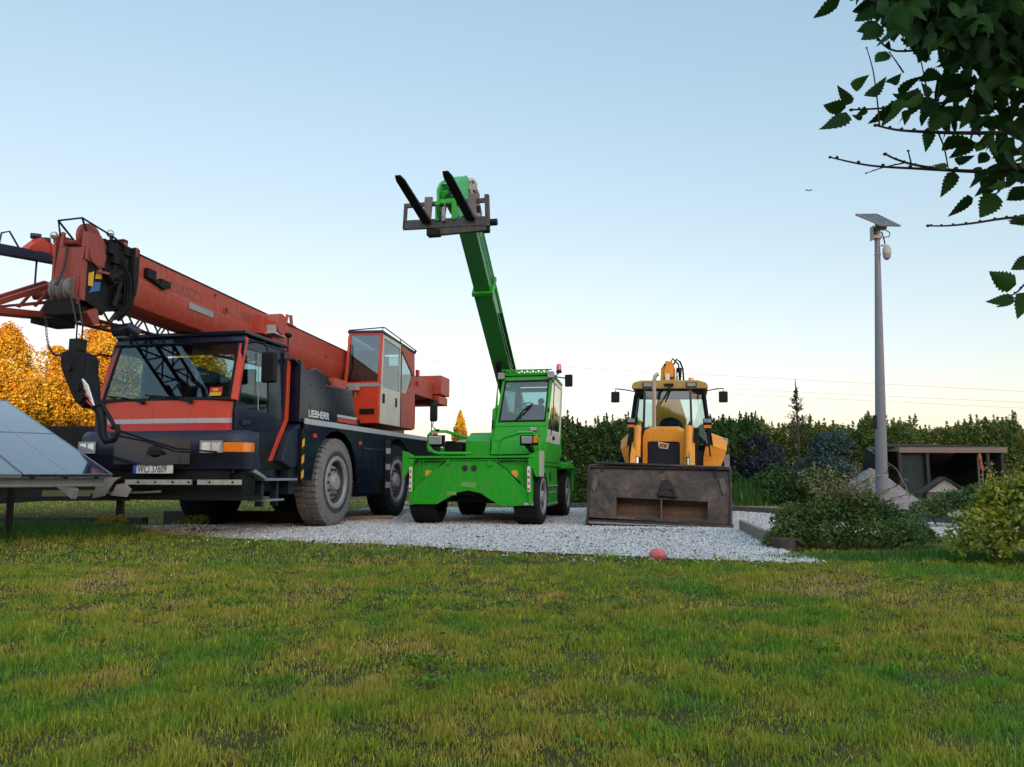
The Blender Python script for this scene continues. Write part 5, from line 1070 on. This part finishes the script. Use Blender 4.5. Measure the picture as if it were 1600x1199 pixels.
# golden trees, left, catching the low sun
gl_ = [(-35.5, 51, 9.8, 2.9, 'broad sunlit golden tree farthest from the crane'), (-31.9, 48, 9.5, 2.2, 'narrow golden tree next to the farthest broad one'), (-28.2, 52, 10.4, 2.7, 'golden tree right behind the hook block'),
       (-25.2, 49, 10.5, 2.9, 'tall golden tree beside the crane windscreen'), (-29.6, 44, 6.9, 2.6, 'low orange tree in front of the taller golden ones'), (-21.8, 53, 9.6, 3.0, 'golden tree hidden mostly by the crane cab'), (-24.2, 60, 10.6, 3.0, 'farther golden tree seen above the crane mirror'), (-33.4, 57, 9.4, 3.2, 'golden tree in the back row above the solar panels'), (-30.5, 58, 9.8, 3.0, 'golden tree filling the gap above the trailer'), (-27.4, 46, 8.7, 2.4, 'round golden tree between the hook block and the windscreen'), (-31.0, 44, 8.0, 2.4, 'rounded golden tree just above the solar panels'), (-33.8, 60, 10.6, 3.0, 'pointed golden top rising behind the other golden trees')]
for i, (x, y, h, r, lb) in enumerate(gl_):
    tree('golden_tree', lb, 'tree', x, y, h*1.06, r*1.2, GOLD, 21000, .19, 'lump' if i not in (1, 2) else 'cone', .3, 'golden trees beyond the yard', 34, 20+i, limbs=9, taper=.45)
for i, (x, y, h, r, lb) in enumerate([(-3.1, 46, 4.55, .95, 'small golden conifer between the crane and the telehandler'), (-4.9, 49, 3.6, .8, 'golden bush left of the small golden conifer'), (-2.0, 48, 3.3, .7, 'low golden bush beside the telehandler hood'), (-10.6, 52, 3.5, 1.2, 'golden bush glimpsed under the crane cab'),
       (7.3, 45, 4.3, 1.3, 'golden green tree top nearest the digger cab'), (15.7, 50, 4.3, 1.8, 'golden green tree top beyond the purple shrub'), (21.0, 50, 4.2, 1.8, 'golden green tree top behind the thin spruce'), (5.2, 47, 3.8, 1.2, 'golden green tree top above the dark hedge')]):
    tree('golden_tree', lb, 'tree', x, y, h, r, GOLD if i < 4 else GOLDG, 5500, .17, 'cone' if i in (0, 1, 2) else 'lump', .1, 'golden trees beyond the yard', 14, 40+i)
# thuja hedge: individual trees in a row
random.seed(3); xs = []; x = .6
protos = []
for v in range(4):
    t = tree('thuja', 'dark thuja in the clipped row behind the yard', 'tree', 0, 0, 2.5, .62, THUJA, 6000, .085, 'feather', .02, 'thujas in the row behind the machines', seed=60+v, droop=-.6, taper=.36); protos.append(t)
k = 0
while x < 7.2:
    t = protos[k] if k < 4 else copy_tree(protos[k % 4])
    t.location = (x, 22.3+random.uniform(-.25, .25), 0); t.rotation_euler = (0, 0, random.random()*6); s_ = random.uniform(.88, 1.12); t.scale = (1.02, 1.02, s_*.87); x += random.uniform(.34, .48); k += 1
protos = []
for v in range(4):
    t = tree('conifer', 'mid green conifer in the long row at the back', 'tree', 0, 0, 2.75, .85, CONIF, 6500, .085, 'feather', .02, 'conifers in the long back row', seed=70+v, droop=-.6, taper=.34); protos.append(t)
x = 7.0; k = 0
while x < 24.5:
    t = protos[k] if k < 4 else copy_tree(protos[k % 4])
    t.location = (x, 25.6+random.uniform(-.5, .5), 0); t.rotation_euler = (0, 0, random.random()*6); s_ = random.uniform(.88, 1.10); t.scale = (1, 1, s_*.89); x += random.uniform(.36, .52); k += 1
x = -1.2
tree('blue_spruce', 'broad tall blue grey spruce beside the purple shrub', 'tree', 9.2, 22.6, 2.0, 1.5, BLUESP, 12000, .09, 'lump', .0, seed=81, flat=.5)
tree('blue_spruce', 'lower blue grey spruce in front of the broad one', 'tree', 8.6, 21.4, 1.45, 1.1, BLUESP, 8000, .10, 'lump', .0, seed=82, flat=.5)
tree('purple_shrub', 'dark purple shrub right of the digger', 'shrub', 7.0, 22.2, 2.05, .95, PURPLE, 9000, .09, 'lump', .0, lumps=16, seed=83)
tree('green_bush', 'round dark green bush behind the grass clump', 'shrub', 7.2, 21.3, 1.05, .9, GREENSH, 6000, .085, 'lump', .0, lumps=14, seed=84)
tree('green_bush', 'dark green bush left of the gravel heap', 'shrub', 8.2, 20.6, .95, .8, DARKSH, 5000, .08, 'lump', .0, lumps=14, seed=85)
tree('green_bush', 'upright green bush close behind the digger bucket', 'shrub', 5.9, 21.8, 1.7, .6, GREENSH, 5000, .09, 'lump', .0, lumps=12, seed=86)
# sparse spruce with a bare leader
sp_ = empty('sparse_spruce', (8.55, 23.0, 0)); tag(sp_, 'thin sparse spruce rising above the hedge', 'tree'); H_ = 3.45; q = M().tube([(0, 0, 0), (.02, 0, 1.8), (0, 0, H_), (-.01, 0, H_+.28)], .05, 6, .006); C = []
for k in range(90):
    z = 1.5+(H_-1.6)*RNG.random()**.8; L = (.06+.42*((H_-z)/1.5))*RNG.uniform(.5, 1.1); a = RNG.random()*6.28
    tip = Vector((math.cos(a)*L, math.sin(a)*L, z+L*.15+RNG.uniform(-.05, .1))); q.tube([(0, 0, z), tip*.5+Vector((0, 0, z*.5-.02)), tip], .008, 4, .003)
    for j in range(16): t_ = RNG.uniform(.25, 1.05); C.append((tip.x*t_, tip.y*t_, z+(tip.z-z)*t_))
q.build('trunk', BARK, sp_); C = np.array(C)+RNG.normal(size=(len(C), 3))*.02; leafcloud('crown', C, .055, leafmat('spruce_dark', (.010, .018, .008), (.035, .05, .018), .1), sp_, droop=0)
q = M().tube([(0, 0, 0), (.02, 0, 2.0), (0, 0, 2.6)], .03, 6, .005)
# low dark evergreen shrub with sprigs in front
def shrub(name, label, x, y, mat, lumps, n, size, sprigs=None, smat=None):
    t = empty(name, (x, y, 0)); tag(t, label, 'shrub'); Cc = np.array(lumps); w_ = Cc[:, 3]**2; i = RNG.choice(len(Cc), n, p=w_/w_.sum()); d = RNG.normal(size=(n, 3)); d /= np.linalg.norm(d, axis=1)[:, None]; d[:, 2] = np.abs(d[:, 2])*1.0-.15
    P = Cc[i, :3]+d*Cc[i, 3][:, None]*(.55+.5*RNG.random(n)[:, None]**.7); P[:, 2] = np.maximum(P[:, 2], .02)
    st = M()
    for c in lumps:
        for k in range(7):
            a = RNG.random()*6.28; e = Vector((c[0]+math.cos(a)*c[3]*.8, c[1]+math.sin(a)*c[3]*.8, c[2]+c[3]*RNG.uniform(.2, .8))); st.tube([(c[0]*.6, c[1]*.6, 0), Vector((c[0]*.8, c[1]*.8, e.z*.6)), e], .008, 5, .003)
    st.build('stem', BARK, t); leafcloud('foliage', P, RNG.uniform(.6, 1.3, n)*size, mat, t, droop=-.1, N=d*.6)
    if sprigs:
        st = M(); Q = []; 
        for (x0, y0, z0, x1, y1, z1) in sprigs:
            a, b = Vector((x0, y0, z0)), Vector((x1, y1, z1)); m_ = (a+b)/2+Vector((RNG.uniform(-.05, .05), 0, .05)); st.tube([a, m_, b], .006, 5, .002)
            for j in range(70): t_ = RNG.random(); p = a*(1-t_)**2+m_*2*t_*(1-t_)+b*t_*t_; Q.append((p.x, p.y, p.z))
        st.build('sprig', BARK, t); Q = np.array(Q)+RNG.normal(size=(len(Q), 3))*.018; leafcloud('sprig_leaf', Q, RNG.uniform(.6, 1.2, len(Q))*.034, smat or mat, t, droop=-.3)
    return t
SPRIG = leafmat('sprig_leaf', (.12, .14, .04), (.38, .34, .15), .3, .5)
lum = [(-.65, 0, .12, .26), (-.45, .1, .22, .30), (-.15, .05, .30, .36), (.15, .1, .32, .38), (.45, .1, .25, .34), (.7, .05, .15, .28), (-.3, -.25, .10, .26), (.1, -.3, .12, .30), (.5, -.25, .10, .28), (-.8, -.05, .06, .18), (.85, .0, .08, .2), (.0, .3, .4, .3), (.3, .3, .38, .28), (-.5, .3, .3, .25)]
spg = [(.0+RNG.normal()*.25, .05, .35, .05+RNG.normal()*.35, RNG.uniform(-.2, .2), RNG.uniform(.60, .95)) for _ in range(36)]+[(-.1, 0, .4, -.35, 0, .96), (-.05, 0, .4, -.18, 0, .93), (.3, 0, .4, .75, -.1, .62), (.0, 0, .3, -.5, .1, .85)]
shrub('low_shrub', 'low dark evergreen shrub with pale sprigs at the foot of the pole', 3.82, 8.9, DARKSH, lum, 16000, .042, spg, SPRIG)
lum = [(-.35, 0, .25, .34), (0, 0, .45, .42), (.45, 0, .5, .48), (.9, 0, .5, .5), (-.45, -.1, .12, .26), (.1, -.2, .25, .38), (.6, -.25, .25, .42), (1.2, 0, .5, .5), (.2, .1, .62, .25), (.7, .1, .68, .28), (-.15, .1, .55, .24)]
spg = [(RNG.uniform(-.3, .9), 0, .5, RNG.uniform(-.4, 1.0), RNG.uniform(-.2, .2), RNG.uniform(.78, .95)) for _ in range(18)]
shrub('lime_shrub', 'yellow green leafy shrub on the lawn in front of the shed', 4.82, 7.35, LIMESH, lum, 9000, .062, spg, LIMESH)
shrub('garden_bush', 'small dark bush in front of the little kennel', 6.9, 12.2, DARKSH, [(-.4, 0, .2, .3), (0, 0, .3, .35), (.45, 0, .35, .4), (.9, 0, .4, .4)], 6000, .05)
for i, (x, y, mt, lb) in enumerate([(-6.3, 12.2, GOLD, 'small plant with orange blooms below the crane bumper'), (-5.0, 12.2, LIMESH, 'small green plant beside the dark timber')]):
    shrub('bed_plant', lb, x, y, mt, [(0, 0, .08, .14), (.15, 0, .1, .12), (-.12, 0, .08, .1)], 350, .05)
# woodland behind the camera: the wood whose shade lies over the yard
n = 60000; X = RNG.uniform(-70, 110, n); top = 17.8+1.2*np.sin(X*.21)+.6*np.sin(X*.63+1); Z = RNG.random(n)**.8*top; Yb = -60+RNG.normal(size=n)*2.2
wd = leafcloud('woodland', np.stack([X, Yb, Z], 1), RNG.uniform(.9, 1.9, n), GREENSH, None, aspect=1.0); tag(wd, 'dense dark wood standing behind the camera', 'wood', kind='stuff')

# ================================================================== POLE, SHED, HEAP, WIRES
PB = place(1378, 790, 17.5); PO = empty('lamp_pole', (PB.x, 17.5, 0)); PO.rotation_euler = (0, R(2.2), 0)
tag(PO, 'tall grey pole carrying a solar panel and a dome camera', 'pole')
PM = paint('pole_grey', (.145, .165, .185), .45, .3, (.25, .25, .25), scale=2)
M().lathe([(0, .135), (2.0, .118), (6.36, .058)], (0, 0, 0), 'z', 16).build('mast', PM, PO)
M().lathe([(.8, .134), (.8, .139), (.83, .139), (.83, .134)], (0, 0, 0), 'z', 16).build('pole_band', GREY, PO); M().lathe([(5.95, .062), (5.95, .072), (5.98, .072), (5.98, .062)], (0, 0, 0), 'z', 14).build('pole_band', GREY, PO)
M().lathe([(6.30, .06), (6.32, .075), (6.6, .075), (6.62, .05), (6.80, .05)], (0, 0, 0), 'z', 14).box(-.12, .10, -.09, -.07, 6.33, 6.40).box(-.12, .10, -.09, -.07, 6.54, 6.60).box(-.13, -.11, -.09, .09, 6.3, 6.63).build('pole_collar', GREY, PO, .004)
M().box(-.165, -.10, -.05, .05, 1.87, 2.18).build('junction_box', BLACK, PO, .01)
SPm = paint('pv_back', (.05, .07, .095), .5, .3)
sp2 = M().slab([(-.62, -.28, 6.78), (.12, .30, 7.02), (.62, .20, 6.72), (-.12, -.42, 6.50)], .035).build('solar_panel', SPm, PO, .004)
M().ring([(-.64, -.28, 6.785), (-.12, -.445, 6.49), (.645, .20, 6.72), (.13, .32, 7.03)][::-1], [(-.60, -.27, 6.78), (-.11, -.41, 6.51), (.60, .20, 6.72), (.12, .28, 7.01)][::-1], .045).build('panel_frame', GREY, sp2)
M().cyl((0, 0, 6.6), (0, 0, 6.80), .035).box(.05, .19, -.1, .05, 6.56, 6.72).build('panel_bracket', DIRTYWHITE, PO, .01)
M().tube([(.08, -.05, 6.5), (.14, -.05, 6.3), (.14, -.08, 6.2)], .015, 6).tube([(.14, 0, 6.6), (.3, 0, 6.5), (.28, 0, 6.4), (.12, 0, 6.38)], .012, 6).build('cable', BLACK, PO)
dc = M().lathe([(5.80, .001), (5.83, .06), (5.89, .085), (5.96, .09)], (.17, -.1, 0), 'z', 18).build('dome_camera', GREY, PO)
M().lathe([(5.96, .095), (6.08, .09), (6.15, .05), (6.17, .001)], (.17, -.1, 0), 'z', 18).box(.05, .2, -.12, -.06, 6.14, 6.17).build('camera_housing', DIRTYWHITE, dc)
# shed
def W(u, v, Y): return place(u, v, Y)
SH = empty('open_shed', (12.6, 22.6, 0)); tag(SH, 'low open fronted shed with a flat dark roof beyond the pole', 'shed')
rz = 1.62
M().slab([(-2.1, -.9, rz), (1.25, -1.0, rz-.05), (1.25, 1.4, rz+.05), (-1.4, 1.4, rz+.12)], -.06).build('roof', DW, SH)
M().box(-1.75, 1.28, -1.02, -.98, rz-.17, rz-.02).bar((-1.75, -1.0, rz-.08), (-2.15, -.9+.9, rz-.02), .03, .12).build('fascia', paint('fascia', (.20, .15, .115), .8, .4), SH)
q = M()
for x in (-1.72, -.95, .75, 1.15): q.box(x-.04, x+.04, -.98, -.90, 0, rz-.08)
q.box(-1.7, 1.15, -.93, -.88, .0, .08); q.build('post', DW, SH)
M().box(-1.7, 1.2, 1.3, 1.34, 0, rz).box(1.16, 1.20, -.9, 1.3, 0, rz-.1).box(-1.7, -1.66, .2, 1.3, 0, rz-.05).build('wall', paint('shed_dark', (.016, .02, .02), .9, .4), SH)
M().box(-1.64, -1.0, -.85, -.83, .05, rz-.2).build('green_net', paint('net', (.006, .022, .02), .9, .5, (.05, .09, .07), scale=20), SH)
KN = empty('kennel', (11.0, 19.8, 0), R(-20)); tag(KN, 'little grey kennel with a dark pitched roof in front of the shed', 'kennel')
M().box(-.42, .42, -.35, .35, .06, .40).build('wall', paint('kennel_grey', (.13, .13, .12), .8, .6), KN)
M().slab([(-.6, -.48, .36), (.0, -.48, .78), (.0, .48, .78), (-.6, .48, .36)][::-1], -.04).slab([(.6, -.48, .36), (.6, .48, .36), (.0, .48, .78), (0, -.48, .78)][::-1], -.04).build('roof', DW, KN)
M().prism([(-.40, .40), (.40, .40), (.0, .72)], 'y', -.40, -.35).build('gable', DIRTYWHITE, KN)
RG = empty('red_ring', W(1420, 783, 19.0)); tag(RG, 'small red ring hanging on a line in front of the shed', 'ring')
M().tube([(.06*math.cos(t), 0, .07*math.sin(t)) for t in np.linspace(0, 6.283, 17)], .022, 6).build('ring', REDLENS, RG); M().tube([(0, 0, .07), (-.04, 0, .35), (-.12, .3, .8), (-.22, 1.6, 1.35)], .006, 5).build('cord', GREY, RG)
p = W(1531, 735, 18.5); GS = empty('garden_stake', (p.x, 18.5, 0)); tag(GS, 'thin stake with an orange cloth tied to its top', 'stake')
M().bar((-.03, 0, 0), (-.03, 0, 1.25), .025).bar((.06, 0, 0), (.06, 0, 1.2), .02).build('rod', WOOD, GS)
M().sphere((.0, -.03, 1.24), .07, 10, (.7, .6, 1.6)).sphere((.02, -.03, 1.02), .06, 10, (1, .6, 1.3)).slab([(-.03, -.06, 1.15), (.04, -.06, 1.12), (.05, -.06, .92), (.0, -.06, .95)], .01).build('cloth', paint('orange_cloth', (.30, .085, .035), .9, .7, scale=20), GS)
# gravel heap
n = 40; vs = []; fs = []
for i in range(n+1):
    for j in range(n+1):
        u, v = -1+2*i/n, -1+2*j/n; r_ = math.hypot(u, v); hgt = .78*max(0, 1-r_)**.9*(1+.25*math.sin(u*4+1)+.1*math.sin(v*9+u*7))+.35*max(0, 1-math.hypot(u+.45, v)*1.7)*.6
        vs.append((u*1.5, v*1.2, hgt+.02*random.random()*(hgt > .02)))
for i in range(n):
    for j in range(n): a = i*(n+1)+j; fs.append((a, a+n+1, a+n+2, a+1))
o = MB().add(vs, fs).build('gravel_heap', paint('heap', (.17, .145, .13), .95, .9, (.38, .35, .33), scale=9, bump=.8), loc=(8.6, 18.6, -.01)); tag(o, 'grey brown heap of gravel behind the low shrub', 'heap')
# wires
for i, ((a, b), lb) in enumerate([((( 840, 572), (1640, 614)), 'highest thin power line right of the telehandler'), (((1100, 606), (1640, 631)), 'middle thin power line on the right'), (((1100, 614), (1640, 640)), 'lowest thin power line on the right'), (((-40, 478), (260, 560)), 'upper thin power line behind the golden trees'), (((-40, 462), (260, 534)), 'lower thin power line on the left, fainter')]):
    P, Q = W(*a, 85), W(*b, 85); d = (Q-P); P2 = P-d*.35; Q2 = Q+d*.8
    tag(M().tube([P2.lerp(Q2, t)-Vector((0, 0, 1.2*math.sin(math.pi*t)*.0)) for t in np.linspace(0, 1, 5)], .016, 5).build('power_line', paint('wire', (.12, .12, .13), .7, .1)), lb, 'power line', 'power lines across the sky')
# a far bird
p = W(1264, 298, 60); o = M().sphere((0, 0, 0), .07, 8, (1.6, .7, .6)).slab([(0, -.02, .02), (-.18, .0, .10), (-.34, .0, .03), (-.1, .06, .0)], .01).slab([(0, -.02, .02), (.18, .0, .10), (.32, .0, .06), (.1, .06, .0)][::-1], .01).cyl((.08, 0, 0), (.18, 0, .01), .02, .004, 6).build('bird', BLACK, loc=p); tag(o, 'tiny dark bird gliding left of the pole', 'bird')

# ================================================================== SOLAR PANEL TABLE (left)
SA = empty('solar_array', (-4.84, 9.4, 0)); tag(SA, 'tilted solar panels on galvanised rails in front of the crane', 'solar panels')
eb_ = Vector((-.6, -.8, 0)); sb_ = Vector((-.8*math.cos(R(18)), .6*math.cos(R(18)), math.sin(R(18)))); nb_ = eb_.cross(sb_); nb_ = nb_ if nb_.z > 0 else -nb_
O_ = Vector((0, 0, .83))
def SP(a, b, c=0): return O_+eb_*a+sb_*b+nb_*c
m, nt3, out = _mat('pv_cells'); tc = nt3.nodes.new('ShaderNodeTexCoord'); br = nt3.nodes.new('ShaderNodeTexBrick'); br.offset = 0; br.inputs['Scale'].default_value = 1
b_ = nt3.nodes.new('ShaderNodeBsdfPrincipled'); n_ = _noise(nt3, 3, 3); cr = _ramp(nt3, n_.outputs['Fac'], [(.3, (.010, .016, .035)), (.7, (.018, .026, .050))]); nt3.links.new(cr.outputs['Color'], b_.inputs['Base Color'])
b_.inputs['Roughness'].default_value = .12; b_.inputs['Coat Weight'].default_value = 1; b_.inputs['Coat Roughness'].default_value = .06; nt3.links.new(b_.outputs[0], out.inputs[0]); PV = m
for i in range(3):
    for j in range(2):
        a0, a1, c0, c1 = i*1.0+.01, i*1.0+.99, j*1.78+.0, j*1.78+1.77
        P = [SP(a0, c0), SP(a0, c1), SP(a1, c1), SP(a1, c0)]
        s_ = M().slab(P if (P[1]-P[0]).cross(P[2]-P[0]).dot(nb_) > 0 else P[::-1], .03).build('solar_panel', PV, SA)
        P = [SP(a0, c0, .004), SP(a0, c1, .004), SP(a1, c1, .004), SP(a1, c0, .004)]; I = [SP(a0+.014, c0+.014, .004), SP(a0+.014, c1-.014, .004), SP(a1-.014, c1-.014, .004), SP(a1-.014, c0+.014, .004)]
        if (P[1]-P[0]).cross(P[2]-P[0]).dot(nb_) < 0: P, I = P[::-1], I[::-1]
        M().ring(P, I, .042).build('frame', GALV, s_)
        q = M(); q.bar(SP(a0+.49, c0+.01, .002), SP(a0+.49, c1-.01, .002), .006, .002, nb_); q.build('busbar', SILVER, s_)
rl = M()
for c in (.10, 1.6, 2.2, 3.3): rl.bar(SP(.06, c, -.10), SP(3.0, c, -.10), .04, .14, nb_)
rl.build('rail', GALV, SA, .004)
M().bar(SP(.06, .085, -.035), SP(3.0, .085, -.035), .09, .012, nb_).bar(SP(.06, .085, -.16), SP(3.0, .085, -.16), .07, .012, nb_).build('rail_flange', GALV, SA)
q = M()
for a in (.40, 2.3): q.bar(SP(a, .0, -.24), SP(a, 3.4, -.24), .06, .12, nb_)
q.build('rafter', GALV, SA, .004)
for a in (.40, 2.3):
    p = SP(a, 1.9, -.30); M().bar((p.x, p.y, 0), p, .06, .06).box(p.x-.12, p.x+.12, p.y-.12, p.y+.12, 0, .02).build('leg', DW, SA)
for a in (.2, .55, .9): M().cyl(SP(a, .05, -.05), SP(a, -.03, -.03), .018).build('clamp_bolt', BLACK, SA)
# dark flat trailer behind the panels
TR = empty('flat_trailer', (-9.6, 14.0, 0), R(4)); tag(TR, 'black flat trailer parked behind the solar panels', 'trailer')
M().box(-2.6, 2.6, 0, .06, 1.08, 1.72).box(-2.6, 2.6, 1.9, 1.96, 1.08, 1.72).box(-2.6, 2.6, 0, 1.96, 1.0, 1.08).box(2.54, 2.6, 0, 1.96, 1.0, 1.75).build('bed', BLACK, TR, .01)
q = M().box(-2.6, 3.3, .2, .3, .55, .72).box(-2.6, 2.6, .0, .08, .78, .84).box(-2.6, 2.6, .04, .1, .36, .44).box(2.3, 2.42, .2, .3, .0, .6).box(-.4, .2, .3, 1.7, .3, .6); q.build('chassis', BLACK, TR)
for s_, xx in ((-1, -2.1), (1, -1.2)):
    wq = M().cyl((xx, -.02, .36), (xx, .20, .36), .36, n=28).build('wheel', RUBBER, TR, .02); M().cyl((xx, 1.78, .36), (xx, 2.0, .36), .36, n=28).build('wheel', RUBBER, TR, .02); M().cyl((xx, -.03, .36), (xx, -.01, .36), .18, n=20).build('rim', GREY, wq)

# ================================================================== CHERRY TREE (foreground branches, top right)
CT = empty('cherry_tree', (3.6, 3.3, 0)); tag(CT, 'leafy tree with dark serrated leaves hanging over the lamp pole', 'tree')
def CP(u, v, Y=2.7): return place(u, v, Y)-Vector((3.6, 3.3, 0))
CL = leafmat('cherry_leaf', (.007, .026, .004), (.034, .095, .014), .3, .6, spec=.12)
TW = paint('twig', (.022, .016, .014), .8, .3, scale=20, bump=.4)
M().tube([(0, 0, 0), (.05, 0, 1.2), (-.05, .05, 2.2), (.0, 0, 3.6)], .10, 12, .03).build('trunk', BARK, CT)
tw = M(); nodes = []
def twig(pts, r, r1, Y=2.7, join=None, knots=True):
    P = [CP(u, v, Y+(y[0] if y else 0)) for u, v, *y in pts]
    # smooth polyline
    Q = []
    for i in range(len(P)-1):
        for t in np.linspace(0, 1, 5)[:-1]:
            a = P[max(i-1, 0)]; b = P[i]; c = P[i+1]; d = P[min(i+2, len(P)-1)]
            Q.append(.5*((2*b)+(c-a)*t+(2*a-5*b+4*c-d)*t*t+(3*b-a-3*c+d)*t**3))
    Q.append(P[-1])
    if join is not None: Q = [Vector(join)]+Q
    tw.tube(Q, r, 6, r1)
    for k in range(2, len(Q)-1, 2):
        if knots: tw.sphere(Q[k]+Vector((0, 0, r*.5)), r*1.3*(1-.5*k/len(Q)), 6)
    tw.sphere(Q[-1], r1*2.2, 6, (1.4, 1, 1))
    return Q
J = (-.05, .05, 2.2)
twig([(1700, 275, .2), (1600, 262), (1540, 268), (1480, 266), (1440, 264), (1360, 259), (1297, 246)], .010, .0025, join=(0, 0, 1.7))
twig([(1480, 266), (1430, 258), (1400, 249), (1383, 241)], .005, .003)
twig([(1412, 255), (1380, 262), (1353, 271)], .003, .0015); twig([(1424, 257), (1419, 236)], .003, .002)
twig([(1700, 210, .2), (1600, 208), (1500, 208), (1440, 206), (1400, 203), (1368, 196)], .009, .003, 2.6, join=(0, 0, 2.0))
twig([(1374, 196), (1371, 160), (1364, 110), (1354, 75)], .003, .0015, 2.6)
twig([(1455, 205), (1450, 150), (1440, 100), (1428, 45)], .003, .0015, 2.6)
twig([(1412, 114), (1400, 96), (1390, 82)], .003, .0015, 2.6)
twig([(1700, 330, .1), (1600, 339), (1565, 342), (1520, 349), (1480, 353), (1450, 353)], .006, .0025, 2.5, join=(0, 0, 1.6))
twig([(1700, 95, .2), (1600, 60), (1540, 75), (1470, 75), (1400, 80), (1372, 62)], .008, .003, 2.8, join=(0, 0, 2.3))
twig([(1720, 150, .2), (1600, 180), (1520, 150), (1480, 160), (1400, 168), (1330, 172)], .008, .003, 2.75, join=(0, 0, 2.1))
twig([(1700, 480, .2), (1620, 440), (1590, 456), (1578, 464)], .005, .002, 2.5, join=(0, 0, 1.4))
twig([(1640, 20), (1500, 0), (1400, 10), (1340, -5), (1300, -15)], .008, .003, 2.7, join=(0, 0, 2.5))
twig([(1700, 250, .1), (1620, 240), (1560, 300), (1530, 320)], .005, .002, 2.7)
twig([(1552, 84), (1520, 108), (1500, 130), (1440, 150)], .004, .002, 2.7); twig([(1470, 130), (1462, 190), (1475, 230), (1482, 265)], .004, .002, 2.65)
tw.build('branch', TW, CT)
LV, LF = [], []
def leaf(A, B, width, roll, bend):
    """ovate leaf from stalk A to tip B with a serrated margin, folded on its midrib"""
    A, B = Vector(A), Vector(B); d = B-A; L = d.length
    if L < 1e-4: return
    d.normalize(); view = (A+Vector((3.6, 3.3, 0))-Vector((0, 0, CAM_H))).normalized(); s = d.cross(view).normalized(); nrm = s.cross(d)
    s2 = s*math.cos(roll)+nrm*math.sin(roll); n2 = nrm*math.cos(roll)-s*math.sin(roll)
    N = 17; o = len(LV); mid = []
    for k in range(N+1):
        t = k/N; c = A+d*L*t+n2*(-bend*L*t*t)+s2*(.10*L*math.sin(t*3)*bend*3); w = width*L*1.12*(math.sin(math.pi*min(1, t**.66))**.9)*(1-.35*t) if .06 < t < 1 else 0
        w *= (1.0 if k % 2 else .80); mid.append((c, w))
    for c, w in mid: LV.extend([c-s2*w+n2*w*.28, c, c+s2*w+n2*w*.28])
    for k in range(N):
        a = o+3*k; LF.extend([(a, a+1, a+4, a+3), (a+1, a+2, a+5, a+4)])
rl_ = random.Random(5)
def c1(x, y): return (1250+x*.21875, y*.21875)
def c2(x, y): return (1250+x*.21875, 240+y*.21875)
man = [(300,-10,70,110),(540,20,345,60),(540,20,372,190),(560,150,410,350),(560,145,385,260),(620,360,530,460),(620,300,640,360),(340,770,150,730),(380,745,260,610),(340,790,130,970),(370,640,490,540),(480,700,620,550),(700,760,470,880),(700,690,860,540),(640,600,720,540),(860,700,640,690),(930,700,870,590),(750,780,750,900),(880,795,870,910),(860,540,1030,560),(910,900,905,1100),(1000,1050,1250,1010),(1060,1180,940,1190),(1230,1000,1060,1150),(1020,270,890,220),(1000,100,900,260),(820,180,750,300),(890,260,800,350),(880,360,830,460),(1180,330,1220,470),(1100,480,990,340),(1170,600,1040,520),(1200,700,1000,650),(1200,800,950,800),(1400,790,1200,760),(1480,880,1440,790),(1530,1000,1400,1100),(1100,860,1100,960),(1250,860,1300,930),(1380,860,1340,960),(1250,640,1410,620),(1580,500,1430,540),(1300,1000,1250,1110),(660,20,580,200),(700,50,600,280),(450,850,370,820),(480,770,400,830),(1110,400,1200,480),(950,640,1190,600),(1180,480,1200,600)]
man2 = [(1110,120,1000,320),(1250,310,1030,430),(1400,270,1270,480),(1350,200,1250,310),(1480,200,1330,260),(1600,220,1450,390),(1640,440,1450,520),(1640,450,1480,500),(1560,940,1320,840),(1650,740,1490,840),(1540,1020,1310,1070),(1530,1020,1410,1110),(1610,980,1540,1190),(1300,90,1240,210),(1450,110,1310,150),(1100,60,1250,20),(1560,110,1500,180)]
for conv, lst in ((c1, man), (c2, man2)):
    for x0, y0, x1, y1 in lst:
        Y = 2.62+rl_.uniform(-.12, .12); a, b = conv(x0, y0), conv(x1, y1); leaf(CP(*a, Y), CP(*b, Y+rl_.uniform(-.03, .05)), rl_.uniform(.22, .31), rl_.uniform(-.7, .7), rl_.uniform(.02, .26))
def dens(u, v):
    if v < -60 or u < 1290: return 0
    if u > 1480 and v < 85: return 1
    if u > 1530 and v < 130: return .6
    if u > 1370+v*.6 and v < 62: return .55
    if u > 1480 and 110 < v < 190: return .22
    if u > 1400 and 140 < v < 175: return .3
    if u > 1540 and 190 < v < 280: return .2
    return 0
cnt = 0
while cnt < 1700:
    u, v = rl_.uniform(1340, 1760), rl_.uniform(-120, 290)
    if v < -20 or u > 1610: ok_ = rl_.random() < .45
    else: ok_ = rl_.random() < dens(u, v)
    if not ok_: continue
    cnt += 1; an = rl_.uniform(.3, 2.9); L = rl_.uniform(28, 54); Y = rl_.uniform(2.35, 3.3)
    leaf(CP(u, v, Y), CP(u-L*math.cos(an)*1.0, v+L*math.sin(an), Y+rl_.uniform(-.05, .05)), rl_.uniform(.21, .33), rl_.uniform(-1.3, 1.3), rl_.uniform(-.05, .35))
me = npmesh('leaves', np.array([tuple(v) for v in LV]), np.array(LF), CL, CT, smooth=True)
